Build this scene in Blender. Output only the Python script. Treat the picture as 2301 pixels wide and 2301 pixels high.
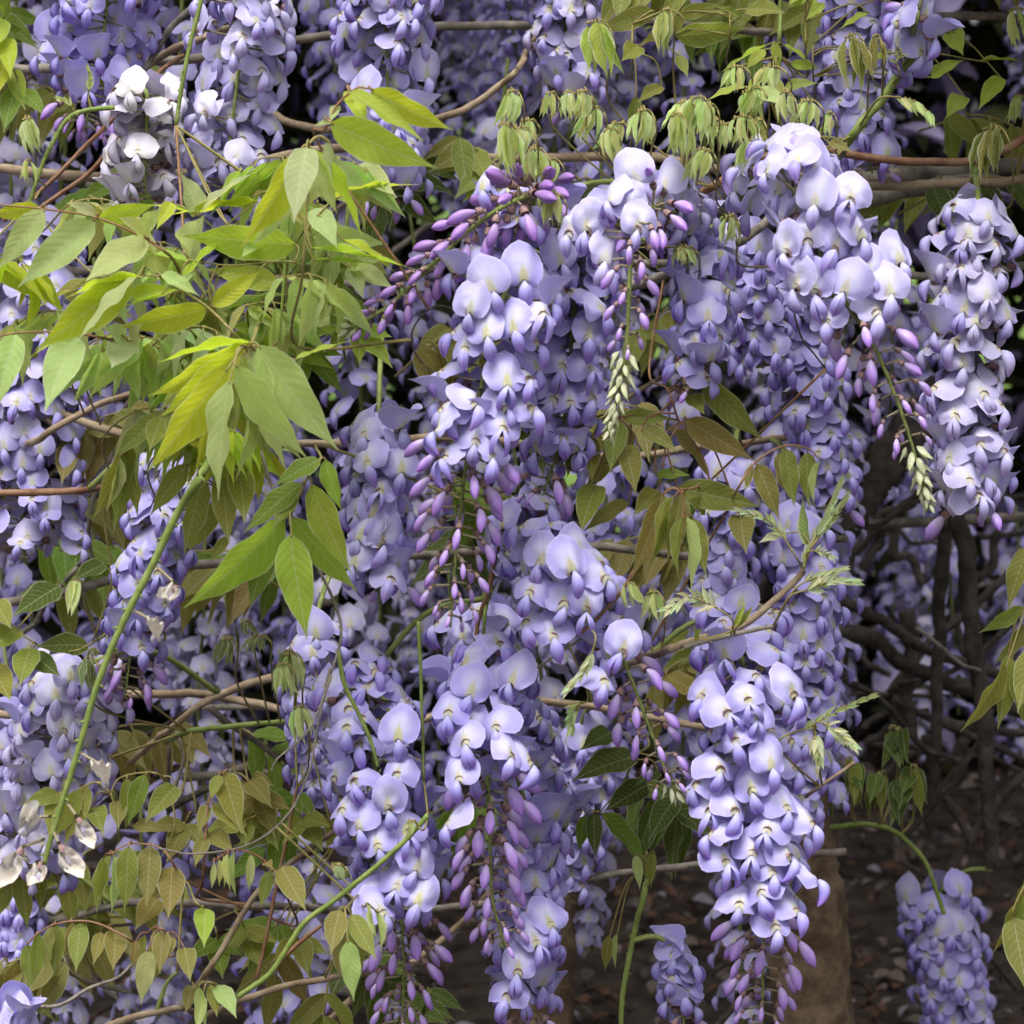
import bpy, math, random
from mathutils import Vector, Matrix, noise
R = math.radians
for o in list(bpy.data.objects): bpy.data.objects.remove(o)
S = bpy.context.scene
COL = S.collection

# ------------------------------------------------------------------ camera
CAMZ, PITCH, FOC = 0.80, R(8.0), 98.2
KW = 36.0 / FOC                      # frame width per metre of depth
cam = bpy.data.cameras.new('camera'); camo = bpy.data.objects.new('camera', cam); COL.objects.link(camo)
camo.location = (0, 0, CAMZ); camo.rotation_euler = (R(90) - PITCH, 0, 0)
cam.lens = FOC; cam.sensor_width = 36; cam.clip_start = 0.05; cam.clip_end = 2000
cam.dof.use_dof = True; cam.dof.focus_distance = 1.52; cam.dof.aperture_fstop = 18
S.camera = camo
# ------------------------------------------------------------------ sky and sun (bright overcast)
SUN_EL, SUN_AZ = 72.0, 205.0
w = bpy.data.worlds.new('World'); S.world = w; w.use_nodes = True
nt = w.node_tree; bg = nt.nodes['Background']
sky = nt.nodes.new('ShaderNodeTexSky'); sky.sky_type = 'NISHITA'; sky.sun_disc = False
sky.sun_elevation = R(SUN_EL); sky.sun_rotation = R(SUN_AZ); sky.air_density = 1.0; sky.dust_density = 4.0; sky.ozone_density = 1.0
hs = nt.nodes.new('ShaderNodeHueSaturation'); hs.inputs['Saturation'].default_value = 0.12
nt.links.new(sky.outputs[0], hs.inputs['Color']); nt.links.new(hs.outputs[0], bg.inputs['Color'])
bg.inputs['Strength'].default_value = 0.078
sl = bpy.data.lights.new('sun', 'SUN'); sl.energy = 1.25; sl.angle = R(40); sl.color = (1.0, 0.97, 0.92)
so = bpy.data.objects.new('sun', sl); COL.objects.link(so)
so.rotation_euler = (R(90 - SUN_EL), 0, R(180 - SUN_AZ))   # high, over the camera's left shoulder; so.location = (0, 0, 5)
S.view_settings.view_transform = 'Standard'; S.view_settings.look = 'None'
S.view_settings.exposure = 1.45; S.view_settings.gamma = 1
S.render.engine = 'CYCLES'
S.cycles.max_bounces = 4; S.cycles.transmission_bounces = 3; S.cycles.diffuse_bounces = 3; S.cycles.glossy_bounces = 1
S.cycles.use_adaptive_sampling = True; S.cycles.adaptive_threshold = 0.03; S.cycles.use_denoising = True

# ------------------------------------------------------------------ helpers
rnd = random.Random(7)
FW = Vector((0, math.cos(PITCH), -math.sin(PITCH))); UP = Vector((0, math.sin(PITCH), math.cos(PITCH))); RT = Vector((1, 0, 0))
CAML = Vector((0, 0, CAMZ))
def P(x, y, d): return CAML + d * (FW + RT * ((x - 1150.5) / 2301 * KW) - UP * ((y - 1150.5) / 2301 * KW))
def mpp(d): return KW * d / 2301
def lerp(a, b, t): return a + (b - a) * t
def ss(a, b, x):
    t = max(0, min(1, (x - a) / (b - a))); return t * t * (3 - 2 * t)

class MB:
    def __init__(s): s.v = []; s.f = []; s.m = []; s.uv = []; s.pu = []
    def grid(s, fn, nu, nv, m=0, wrap=False):
        """fn(i/nu, j/nv) -> (pos, uv, polar)"""
        b = len(s.v); cu = nu if wrap else nu + 1
        for j in range(nv + 1):
            for i in range(cu):
                p, uv, pu = fn(i / nu, j / nv); s.v.append(Vector(p)); s.uv.append(uv); s.pu.append(pu)
        for j in range(nv):
            for i in range(nu):
                a = b + j * cu + i; c = b + j * cu + (i + 1) % cu
                s.f.append((a, c, c + cu, a + cu)); s.m.append(m)
    def tube(s, pts, rad, sides=6, m=0, jit=0, rg=None):
        n = len(pts); b = len(s.v); T = []; L = 0
        ref = Vector((0.31, 0.87, 0.4)).normalized()
        for i in range(n):
            t = (pts[min(i + 1, n - 1)] - pts[max(i - 1, 0)])
            t = t.normalized() if t.length > 1e-9 else Vector((0, 0, 1))
            x = t.cross(ref)
            if x.length < 1e-3: x = t.cross(Vector((1, 0, 0)))
            x.normalize(); y = t.cross(x)
            ref = y.cross(t).cross(t) * -1 if False else ref
            if i: L += (pts[i] - pts[i - 1]).length
            r0 = rad(i / (n - 1)) if callable(rad) else rad
            for k in range(sides):
                a = 2 * math.pi * k / sides; r = r0 * (1 + (rg.uniform(-jit, jit) if jit else 0))
                s.v.append(pts[i] + x * math.cos(a) * r + y * math.sin(a) * r); s.uv.append((k / sides, L * 20)); s.pu.append((i / (n - 1), 0))
        for i in range(n - 1):
            for k in range(sides):
                a = b + i * sides + k; c = b + i * sides + (k + 1) % sides
                s.f.append((a, c, c + sides, a + sides)); s.m.append(m)
        s.f.append(tuple(b + k for k in reversed(range(sides)))); s.m.append(m)
        s.f.append(tuple(b + (n - 1) * sides + k for k in range(sides))); s.m.append(m)
    def merge(s, o, M, mo=0):
        b = len(s.v)
        s.v += [M @ p for p in o.v]; s.uv += o.uv; s.pu += o.pu
        s.f += [tuple(b + i for i in f) for f in o.f]; s.m += [k + mo for k in o.m]
    def mesh(s, name, mats):
        me = bpy.data.meshes.new(name); me.from_pydata([tuple(p) for p in s.v], [], s.f)
        for m in mats: me.materials.append(m)
        n = len(me.loops); vi = [0] * n; me.loops.foreach_get('vertex_index', vi)
        for nm, src in (('UVMap', s.uv), ('Polar', s.pu)):
            l = me.uv_layers.new(name=nm); l.data.foreach_set('uv', [c for i in vi for c in src[i][:2]])
        me.polygons.foreach_set('material_index', s.m)
        me.polygons.foreach_set('use_smooth', [True] * len(me.polygons)); me.update()
        return me

def spline(pts, per=8):
    pts = [Vector(p) for p in pts]
    if len(pts) < 3: return [pts[0].lerp(pts[-1], i / per) for i in range(per + 1)]
    q = [pts[0] * 2 - pts[1]] + pts + [pts[-1] * 2 - pts[-2]]; out = []
    for i in range(1, len(q) - 2):
        a, b, c, d = q[i - 1:i + 3]
        for k in range(per):
            t = k / per
            out.append(0.5 * ((2 * b) + (c - a) * t + (2 * a - 5 * b + 4 * c - d) * t * t + (3 * b - a - 3 * c + d) * t ** 3))
    out.append(pts[-1]); return out
def along(path, t):
    if not hasattr(along, 'c'): along.c = {}
    k = id(path)
    if k not in along.c:
        L = [0]
        for a, b in zip(path, path[1:]): L.append(L[-1] + (b - a).length)
        along.c[k] = (L, path)
    L = along.c[k][0]; x = t * L[-1]
    for i in range(len(path) - 1):
        if L[i + 1] >= x or i == len(path) - 2:
            f = (x - L[i]) / max(1e-9, L[i + 1] - L[i]); return path[i].lerp(path[i + 1], f), (path[i + 1] - path[i]).normalized()

def ob(name, me, parent=None, M=None, color=None):
    o = bpy.data.objects.new(name, me); COL.objects.link(o)
    if parent: o.parent = parent
    if M is not None: o.matrix_basis = M
    if color: o.color = color
    return o
def tag(o, label=None, cat=None, group=None, kind=None):
    if label: o['label'] = label
    if cat: o['category'] = cat
    if group: o['group'] = group
    if kind: o['kind'] = kind
    return o
def frame(o, y, z):
    y = y.normalized(); x = y.cross(z)
    if x.length < 1e-4: x = y.cross(Vector((1, 0.2, 0)))
    x.normalize(); z = x.cross(y)
    M = Matrix((x, y, z)).transposed().to_4x4(); M.translation = o; return M

# ------------------------------------------------------------------ materials
class NT:
    def __init__(s, name):
        s.m = bpy.data.materials.new(name); s.m.use_nodes = True; s.t = s.m.node_tree
        for n in list(s.t.nodes): s.t.nodes.remove(n)
        s.out = s.t.nodes.new('ShaderNodeOutputMaterial')
    def n(s, typ, ins=None, **kw):
        x = s.t.nodes.new(typ)
        for k, v in kw.items(): setattr(x, k, v)
        for k, v in (ins or {}).items():
            if hasattr(v, 'links') or isinstance(v, bpy.types.NodeSocket): s.t.links.new(v, x.inputs[k])
            else: x.inputs[k].default_value = v
        return x
    def ma(s, op, a, b=0.0, c=0.0, clamp=False):
        x = s.n('ShaderNodeMath', {0: a, 1: b, 2: c}, operation=op); x.use_clamp = clamp; return x.outputs[0]
    def mr(s, v, a, b, c=0.0, d=1.0):
        return s.n('ShaderNodeMapRange', {0: v, 1: a, 2: b, 3: c, 4: d}, interpolation_type='SMOOTHSTEP').outputs[0]
    def mix(s, f, a, b, bt='MIX'):
        x = s.n('ShaderNodeMix', data_type='RGBA', blend_type=bt); x.clamp_factor = True
        for i, v in ((0, f), (6, a), (7, b)):
            if isinstance(v, bpy.types.NodeSocket): s.t.links.new(v, x.inputs[i])
            else: x.inputs[i].default_value = v if i == 0 else (*v[:3], 1)
        return x.outputs[2]
    def noise(s, scale, detail=3, vec=None, rough=.5):
        ins = {'Scale': scale, 'Detail': detail, 'Roughness': rough}
        if vec is not None: ins['Vector'] = vec
        return s.n('ShaderNodeTexNoise', ins).outputs[0]
    def obj(s): return s.n('ShaderNodeTexCoord').outputs['Object']
    def uv(s, nm='UVMap'):
        x = s.n('ShaderNodeSeparateXYZ', {0: s.n('ShaderNodeUVMap', uv_map=nm).outputs[0]}); return x.outputs[0], x.outputs[1]
    def ocol(s):
        i = s.n('ShaderNodeObjectInfo'); x = s.n('ShaderNodeSeparateColor', {0: i.outputs['Color']}); return x.outputs, i
    def surf(s, col, rough=.5, trans=0.0, tcol=None, bump=None, bs=.3, bd=.001, spec=.3, sheen=0):
        p = s.n('ShaderNodeBsdfPrincipled', {'Base Color': col if isinstance(col, bpy.types.NodeSocket) else (*col, 1), 'Roughness': rough, 'Specular IOR Level': spec})
        if sheen: p.inputs['Sheen Weight'].default_value = sheen
        sh = p.outputs[0]; nrm = None
        if bump is not None:
            b = s.n('ShaderNodeBump', {'Height': bump, 'Strength': bs, 'Distance': bd}); nrm = b.outputs[0]; s.t.links.new(nrm, p.inputs['Normal'])
        if trans:
            tc = tcol if tcol is not None else col
            t = s.n('ShaderNodeBsdfTranslucent', {0: tc if isinstance(tc, bpy.types.NodeSocket) else (*tc, 1)})
            if nrm: s.t.links.new(nrm, t.inputs['Normal'])
            sh = s.n('ShaderNodeMixShader', {0: trans, 1: sh, 2: t.outputs[0]}).outputs[0]
        s.t.links.new(sh, s.out.inputs[0]); return s.m

def fadecol(N, col, dry=(.76, .71, .67)):
    """object colour: R = how faded, G = depth of pigment with painted shade, B = drift"""
    o, i = N.ocol()
    rn = i.outputs['Random']
    col = N.mix(N.ma('MULTIPLY', N.ma('SUBTRACT', o[1], .5), .9, clamp=True), col, (.30, .26, .74))
    col = N.mix(N.ma('MULTIPLY', N.ma('SUBTRACT', .5, o[1]), 1.3, clamp=True), col, (.80, .77, .90))
    col = N.mix(N.ma('MULTIPLY', rn, .22), col, (.52, .46, .82))
    nz = N.noise(160, 3, N.obj())
    fd = N.ma('MULTIPLY', o[0], N.mr(nz, .3, .62, .55, 1.15), clamp=True)
    return N.mix(fd, col, dry)

def m_banner():
    N = NT('banner_petal'); x, y = N.uv(); rho, th = N.uv('Polar')
    ax = N.ma('ABSOLUTE', x)
    rim = (.46, .42, .84); pale = (.68, .67, .87)
    dx = N.ma('POWER', N.ma('DIVIDE', x, .85), 2.0); dy = N.ma('POWER', N.ma('DIVIDE', N.ma('SUBTRACT', y, .75), .95), 2.0)
    blaze = N.mr(N.ma('ADD', dx, dy), 0.0, 1.0, 1, 0)
    streak = N.noise(6, 3, N.n('ShaderNodeCombineXYZ', {0: N.ma('MULTIPLY', th, 26.0), 1: rho, 2: 0.0}).outputs[0])
    col = N.mix(N.ma('MULTIPLY', blaze, N.mr(streak, .2, .75, .65, 1.0)), rim, pale)
    # greenish-yellow eye, a wedge rising from the claw
    wy = N.mr(y, 0.0, 1.25, .30, 0.0)
    eye = N.ma('MULTIPLY', N.mr(N.ma('SUBTRACT', ax, wy), -.16, .04, 1, 0), N.mr(y, .45, 1.15, 1, 0))
    col = N.mix(N.ma('MULTIPLY', eye, .85), col, (.60, .58, .20))
    vein = N.ma('MULTIPLY', N.mr(ax, .0, .035, 1, 0), N.mr(y, .4, 1.7, .75, .15))
    col = N.mix(N.ma('MULTIPLY', vein, .55), col, (.33, .28, .42))
    rv = N.ma('MULTIPLY', N.mr(streak, .56, .66, 0, 1), N.mr(rho, .2, .75, 0, .5))
    col = N.mix(rv, col, (.47, .38, .74))
    edge = N.mr(rho, .93, 1.0, 0, .45); col = N.mix(edge, col, (.80, .74, .92))  # pale edge paints in the light showing through the thin rim
    col = fadecol(N, col)
    return N.surf(col, .5, .16, None, N.ma('ADD', streak, N.ma('MULTIPLY', N.noise(300, 2, N.obj()), .5)), .45, .0007, .25, .0)
def m_keel():
    N = NT('keel_petal'); u, v = N.uv()
    nz = N.noise(7, 2, N.n('ShaderNodeCombineXYZ', {0: N.ma('MULTIPLY', u, 7.0), 1: v, 2: 0.0}).outputs[0])
    col = N.mix(N.mr(v, .12, .5), (.56, .56, .88), (.40, .36, .83))
    col = N.mix(N.mr(v, .45, .95), col, (.42, .24, .76))
    col = N.mix(N.mr(nz, .5, .7, 0, .3), col, (.33, .22, .72))
    col = fadecol(N, col, (.78, .74, .72))
    return N.surf(col, .45, .22, None, nz, .2, .0005, .3)
def m_bud():
    N = NT('bud_petal'); u, v = N.uv(); o, i = N.ocol()
    nz = N.noise(8, 2, N.n('ShaderNodeCombineXYZ', {0: N.ma('MULTIPLY', u, 6.0), 1: v, 2: 0.0}).outputs[0])
    col = N.mix(N.mr(v, .2, .55), (.72, .60, .88), (.54, .36, .85))
    col = N.mix(N.mr(v, .55, 1.0), col, (.43, .20, .73))
    col = N.mix(N.mr(nz, .5, .7, 0, .3), col, (.40, .22, .73))
    col = N.mix(o[2], col, (.26, .10, .36))
    col = N.mix(N.ma('MULTIPLY', i.outputs['Random'], .35), col, (.50, .30, .76))
    return N.surf(col, .38, .12, None, nz, .2, .0005, .45)
def m_simple(name, a, b, scale, rough=.6, trans=0, bs=.4, bd=.001, contrast=(.35, .65), spec=.25, detail=4):
    N = NT(name); nz = N.noise(scale, detail, N.obj(), .6)
    col = N.mix(N.mr(nz, *contrast), a, b)
    return N.surf(col, rough, trans, None, nz, bs, bd, spec)
def m_leaf(name, hairy=0.0, trans=.60):
    N = NT(name); u, v = N.uv(); x, hw = N.uv('Polar'); au = N.ma('ABSOLUTE', u)
    i = N.n('ShaderNodeObjectInfo'); base = i.outputs['Color']; rn = i.outputs['Random']
    base = N.mix(N.mr(N.noise(45, 3, N.obj()), .3, .7, 0, .22), base, N.mix(.5, base, (.30, .38, .05)))
    base = N.mix(N.ma('MULTIPLY', rn, .15), base, (.48, .58, .10))
    ph = N.ma('SUBTRACT', N.ma('MULTIPLY', v, 10.0), N.ma('MULTIPLY', N.ma('POWER', au, 1.25), 1.9))
    fr = N.ma('FRACT', ph); tri = N.ma('ABSOLUTE', N.ma('SUBTRACT', fr, .5))      # .5 on the vein
    side = N.ma('MULTIPLY', N.mr(tri, .42, .5), N.mr(au, .55, 1.0, 1, .2))
    mid = N.mr(N.ma('ABSOLUTE', x), .0, .022, 1, 0)
    edge = N.mr(au, .88 - .16 * hairy, .99, 0, .8 + .2 * hairy)
    pale = N.mix(.62 + .2 * hairy, base, (.84, .87, .68))
    msk = N.ma('MAXIMUM', N.ma('MAXIMUM', N.ma('MULTIPLY', side, .45 + .45 * hairy), N.ma('MULTIPLY', mid, .75)), edge)
    col = N.mix(msk, base, pale)
    tc = N.mix(.5, col, N.mix(1.0, col, (1.0, 1.0, .25), 'MULTIPLY'))
    h = N.ma('ADD', N.ma('MULTIPLY', tri, -1.0), N.ma('MULTIPLY', N.noise(220, 2, N.obj()), .4))
    return N.surf(col, .48, trans, tc, h, .35, .0012, .32)
M_BAN, M_KEEL, M_BUD = m_banner(), m_keel(), m_bud()
M_CAL = m_simple('calyx', (.26, .13, .15), (.34, .24, .20), 300, .6)
M_PED = m_simple('pedicel', (.30, .26, .14), (.36, .30, .22), 300, .6)
M_RACH = m_simple('rachis_green', (.17, .22, .055), (.26, .30, .09), 160, .5)
M_GSTEM = m_simple('green_stem', (.15, .21, .045), (.24, .30, .08), 120, .5)
M_RSTALK = m_simple('leaf_stalk', (.22, .20, .06), (.30, .24, .09), 160, .55)
M_BSTALK = m_simple('brown_stalk', (.20, .10, .05), (.28, .17, .08), 160, .55)
M_RED = m_simple('red_brown_bark', (.17, .075, .04), (.26, .15, .09), 90, .6, 0, .6, .002)
M_TAN = m_simple('tan_bark', (.24, .17, .11), (.36, .28, .19), 90, .7, 0, .8, .002)
M_GREY = m_simple('grey_bark', (.13, .11, .09), (.27, .24, .20), 70, .8, 0, 1.0, .003)
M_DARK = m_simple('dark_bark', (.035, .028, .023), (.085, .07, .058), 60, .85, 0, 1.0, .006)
M_BRACT = m_simple('bract', (.50, .54, .30), (.68, .68, .48), 300, .6, .25)
M_DRY = m_simple('dry_petal', (.68, .60, .50), (.84, .81, .78), 120, .7, .25, .5, .001)
M_LEAF = m_leaf('leaflet'); M_YLEAF = m_leaf('young_leaflet', 1.0, .45)
M_POST = m_simple('weathered_post', (.075, .05, .03), (.17, .12, .075), 45, .85, 0, .9, .006)
M_SOIL = m_simple('soil', (.022, .017, .013), (.06, .045, .034), 30, .95, 0, 1.0, .02)
M_LAWN = m_simple('lawn', (.07, .13, .02), (.14, .22, .04), 3, .9, 0, .5, .02)

# ------------------------------------------------------------------ ground
def sheet(name, x0, x1, y0, y1, z, nx, ny, m, amp=0, label=None):
    b = MB(); b.grid(lambda u, v: ((lerp(x0, x1, u), lerp(y0, y1, v), z + amp * noise.noise(Vector((lerp(x0, x1, u) * 6, lerp(y0, y1, v) * 6, 0)))), (u, v), (u, v)), nx, ny)
    return tag(ob(name, b.mesh(name, [m])), kind='structure')
sheet('ground', -400, 400, -300, 800, -0.06, 4, 4, M_SOIL)
sheet('ground_bed', -2.4, 2.4, -1.5, 5.2, 0.0, 90, 120, M_SOIL, .018)
sheet('lawn', -400, 400, 5.6, 800, -0.03, 4, 4, M_LAWN)

# ------------------------------------------------------------------ flower meshes
A0 = .0088
def banner_mb(tilt, kx, ky, ph, ripple=.06, asym=0, ns=24, nr=6, crumple=0, pw=2.0, tip=.16):
    b = MB(); ct, st = math.cos(tilt), math.sin(tilt); rg = random.Random(int(ph * 1000))
    def fn(u, v):
        th = (u * 2 - 1) * math.pi * .985; rho = v
        Rr = (1 + math.cos(th)) * (.94 + .03 * math.sin(3 * th + ph)) + tip * math.exp(-(th / .17) ** 2) + .16 * math.exp(-((abs(th) - 1.9) / .6) ** 2)
        x = rho * Rr * math.sin(th) * .97 * (1 + asym * (1 if th > 0 else -1)); y = rho * Rr * math.cos(th)
        z = -kx * abs(x) ** pw - ky * max(0, y - .35) ** 2 - .10 * math.exp(-(x / .13) ** 2) * ss(.1, .6, rho) * (1 - .6 * ss(1.2, 2, y))
        z += ripple * math.sin(4 * th + ph) * rho ** 3 + ripple * .7 * math.sin(7 * th - ph * 2) * rho ** 4
        if y < 0: z -= .35 * y * y
        if crumple:
            q = Vector((x * 1.6 + ph, y * 1.6, ph)); z += crumple * noise.noise(q) ; x *= 1 - .35 * crumple; y += crumple * .3 * noise.noise(q + Vector((9, 0, 0)))
        X = x * A0; Yp = y * A0; Z = z * A0
        return (X, .0008 - st * Yp + ct * Z, ct * Yp + st * Z), (x, y), (rho, th / 6.2832 + .5)
    b.grid(fn, ns, nr, 0); return b
def keel_mb(splay, droop, ph, nu=6, nv=7, L=.0124, W=.0034, H=.0031):
    b = MB()
    for sd in (-1, 1):
        def fn(u, v):
            f = (math.sin(math.pi * min(1, v * .93 + .05) ** 1.18) ** .70) * (1 + .08 * math.sin(5 * v + ph)) * (1.06 if sd > 0 else .97)
            a = lerp(-.06, math.pi * (.98 - .16 * splay), u)                # dorsal seam round to ventral seam
            x = sd * (math.sin(a) * W * f - .0003 + splay * v * .004 * (1 + .3 * math.cos(a)))
            h = math.cos(a) * H * f * (1 if math.cos(a) > 0 else .9); t = v * L * (1 if sd > 0 else .93)
            ang = droop + .5 * v * v                         # bends in as it goes down
            d = Vector((0, math.cos(ang), -math.sin(ang))); n = Vector((0, math.sin(ang), math.cos(ang)))
            p = Vector((0, .0012, -.0006)) + d * t + n * (h + .0012 * math.sin(3 * v + ph) * splay); p.x = x
            return p, (u + (0 if sd < 0 else 1), v), (u, v)
        b.grid(fn, nu, nv, 0)
    return b
def cup_mb(r=.0025, l=.0056, n=8):
    b = MB()
    prof = [(-l, .0007), (-l * .8, r * .75), (-l * .35, r), (-.001, r * 1.02), (-.0002, r * 1.05), (-.0008, r * .8)]
    b.grid(lambda u, v: (lambda p: ((math.cos(u * 6.2832) * p[1], p[0] + (.0012 * math.sin(u * 6.2832 * 4) if v > .6 else 0), math.sin(u * 6.2832) * p[1] - .0004), (u, v), (u, v)))(prof[round(v * 5)]), n, 5, 0, True)
    return b
def bud_mb(L, W, bend, n=9, nv=8, ph=0):
    b = MB()
    def fn(u, v):
        f = (math.sin(math.pi * min(1, v * .95 + .05) ** 1.25) ** .62) if v < .999 else .05
        a = u * 6.2832; z = -bend * v * v * L
        sq = 1 + .12 * math.cos(2 * a)
        return (math.cos(a) * W * .5 * f * .86, v * L, math.sin(a) * W * .5 * f * sq + z + .0006 * math.cos(a * 3) * f), (u, v), (u, v)
    b.grid(fn, n, nv, 0, True); return b
def ped_mb(n=5):
    b = MB(); b.tube([Vector((0, 0, 0)), Vector((0, .3, .05)), Vector((0, .7, .05)), Vector((0, 1, 0))], .0006, n); return b

CAL = cup_mb()
ME = {}
ME['calyx'] = CAL.mesh('calyx', [M_CAL]); ME['ped'] = None
pm = MB(); pm.tube([Vector((0, i / 5, 0)) for i in range(6)], lambda t: .00062 + .0003 * ss(.8, 1, t), 6); PED = pm; ME['ped'] = pm.mesh('pedicel', [M_PED])
BAN, KEEL = {}, []
for ti, td in enumerate((8, 24, 40, 54)):
    BAN[ti] = []
    for k in range(9):
        rg = random.Random(ti * 10 + k)
        mb = banner_mb(R(td + rg.uniform(-6, 6)), rg.uniform(.10, .30) + (0, .12, .36, .46)[ti], rg.uniform(.02, .30), rg.uniform(0, 6), rg.uniform(.06, .20), rg.uniform(-.16, .16), pw=rg.uniform(1.15, 1.9), crumple=rg.choice((0, .12, .25, .4)), tip=.12 + .06 * ti)
        BAN[ti].append((mb, mb.mesh('banner_petal', [M_BAN])))
for k in range(6):
    rg = random.Random(90 + k)
    mb = keel_mb((0.02, .1, .25, .05, .7, .15)[k], R(rg.uniform(55, 80)), rg.uniform(0, 6)); KEEL.append((mb, mb.mesh('keel_petals', [M_KEEL])))
HALF = []
for k in range(3):     # just opening: the banner still folded over the keel
    mb = banner_mb(R(-28 - 9 * k), .75, -.10, 1.3 * k, .04, .05); HALF.append((mb, mb.mesh('banner_petal', [M_BAN])))
DRYB = []
for k in range(4):
    mb = banner_mb(R((10, 60, -30, 80)[k]), .5, .6, 1.7 * k + .4, .12, .1, crumple=1.1); DRYB.append((mb, mb.mesh('banner_petal', [M_DRY])))
BUD = []
for k in range(5):
    mb = bud_mb(.0156 - .0006 * k, 0.0070 - .0004 * k, (.10, .22, .02, .16, .28)[k], ph=k); full = MB(); full.merge(mb, Matrix()); full.merge(CAL, Matrix.Translation((0, .0005, 0)) @ Matrix.Scale(.8, 4), 1)
    BUD.append((full, full.mesh('bud', [M_BUD, M_CAL])))
BRA = []
for k in range(3):
    b = MB()
    def fn(u, v):
        f = math.sin(math.pi * (v * .9 + .08)) ** .7 * (1 - .3 * v); x = (u * 2 - 1)
        return (x * .0026 * f, v * .010, .0016 * (1 - x * x) * f + .0022 * v * v * (1 if k != 1 else -.6)), (x, v), (x, v)
    b.grid(fn, 4, 5, 0); b.merge(bud_mb(.006, .0034, .1, 6, 4), Matrix.Translation((0, .0003, .0004)), 1 if False else 0)
    BRA.append((b, b.mesh('bract', [M_BRACT])))
# whole flowers as one mesh for racemes further back
WHOLE = []
for k in range(8):
    rg = random.Random(300 + k); f = MB()
    f.merge(banner_mb(R((10, 24, 34, 46)[k % 4]), rg.uniform(.2, .5), rg.uniform(.05, .35), rg.uniform(0, 6), .08, rg.uniform(-.08, .08), 16, 4, pw=1.5, tip=.25), Matrix(), 0)
    f.merge(keel_mb((0, .3, .15)[k % 3], R(rg.uniform(55, 80)), 1, 5, 5), Matrix(), 1); f.merge(CAL, Matrix(), 2)
    f.merge(PED, Matrix.Translation((0, -.021, -.003)) @ Matrix.Diagonal((1, .016, 1, 1)), 3)
    WHOLE.append((f, f.mesh('flower', [M_BAN, M_KEEL, M_CAL, M_PED])))

# ------------------------------------------------------------------ branches
REG = []          # sample points that stalks may grow from
def branch(name, label, pts, wpx, m, d=1.6, cat='branch', group=None, per=8, sides=9, jit=.10, knobs=0, taper=.75, reg=True, spur=0):
    """pts are (x, y[, depth]) ; wpx the width in photograph pixels"""
    rg = random.Random(hash(label) % 9999 if False else len(bpy.data.objects))
    W = [P(p[0], p[1], p[2] if len(p) > 2 else d) for p in pts]
    return branch3(name, label, W, wpx * mpp(d) / 2, m, cat, group, per, sides, jit, knobs, taper, reg, spur)
def branch3(name, label, W, r, m, cat='branch', group=None, per=8, sides=9, jit=.10, knobs=0, taper=.75, reg=True, spur=0):
    rg = random.Random(len(bpy.data.objects) + 5)
    path = spline(W, per); c = path[0].copy()
    for i, p in enumerate(path):
        q = p * 40; path[i] = p + Vector((noise.noise(q), noise.noise(q + Vector((7, 0, 0))), noise.noise(q + Vector((0, 9, 0))))) * min(r * .7, .003)
    if reg: REG.extend([(p.copy(), r) for p in path])
    b = MB(); b.tube([p - c for p in path], lambda t: r * lerp(1, taper, t), sides, 0, jit, rg)
    o = ob(name, b.mesh(name, [m]), None, Matrix.Translation(c)); tag(o, label, cat, group)
    for k in range(knobs):          # raised scars where flowers or leaves have dropped
        t = (k + rg.random()) / knobs; p, tg = along(path, t); a = rg.uniform(0, 6.28)
        x = tg.cross(Vector((.3, .8, .5))).normalized(); y = tg.cross(x); dr = x * math.cos(a) + y * math.sin(a); rr = r * lerp(1, taper, t)
        kb = MB(); kb.tube([Vector((0, 0, 0)), (dr + tg * .3) * rr * 1.25, (dr + tg * .5) * rr * (1.7 + spur)], lambda q: rr * lerp(.5, .18, q), 5)
        ob('scar', kb.mesh('scar', [m]), o, Matrix.Translation(p - c))
    along.c.clear() if hasattr(along, 'c') else None
    return o
def C(ox, oy, s=800 / 1932):
    return lambda pts: [(ox + p[0] * s, oy + p[1] * s, *p[2:]) for p in pts]
c11, c12, c13 = C(0, 0), C(750, 0), C(1500, 0)
c21, c22, c23 = C(0, 750), C(750, 750), C(1500, 750)
c31, c32, c33 = C(0, 1500), C(750, 1500), C(1500, 1500)
K = 800 / 1932

branch('vine_branch', 'grey brown woody branch leaning behind the top white wisteria flowers', c11([(1140, -60), (930, 150), (850, 280), (760, 420), (560, 700, 1.75)]), 16, M_GREY, 1.66)
branch('vine_branch', 'smooth olive grey branch rising between two top left flower clusters', c11([(1300, 120, 1.8), (1080, 205), (840, 325), (690, 420), (500, 560, 1.8)]), 20, M_TAN, 1.70)
branch('woody_vine', 'red brown stem slanting below the faded white flower cluster', c11([(1000, 300, 1.75), (830, 420), (480, 780), (190, 1065), (20, 1200)]), 12, M_RED, 1.60)
branch('woody_vine', 'short red brown stem slanting under the faded white flowers', c11([(760, 640), (620, 790), (480, 940), (315, 1055), (150, 1180)]), 13, M_RED, 1.62)
branch('bare_flower_stalk', 'bumpy pale green stalk hanging between the two top left clusters', c11([(1110, -120), (1085, 30), (1010, 330), (955, 680)]), 12, M_GSTEM, 1.52, knobs=22)
branch('flower_stalk', 'pale green bumpy stalk bending down left of the faded white flowers', c11([(620, 585), (480, 600), (380, 640), (300, 760), (235, 880), (155, 1120)]), 12, M_GSTEM, 1.50, knobs=20)
branch('vine_branch', 'tan woody branch crossing between the two top centre flower clusters', c12([(-400, 560, 1.9), (-200, 680, 1.85), (160, 690, 1.8), (540, 650), (760, 565), (900, 470), (1000, 375), (1100, 180, 1.8)]), 19, M_TAN, 1.72)
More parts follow.
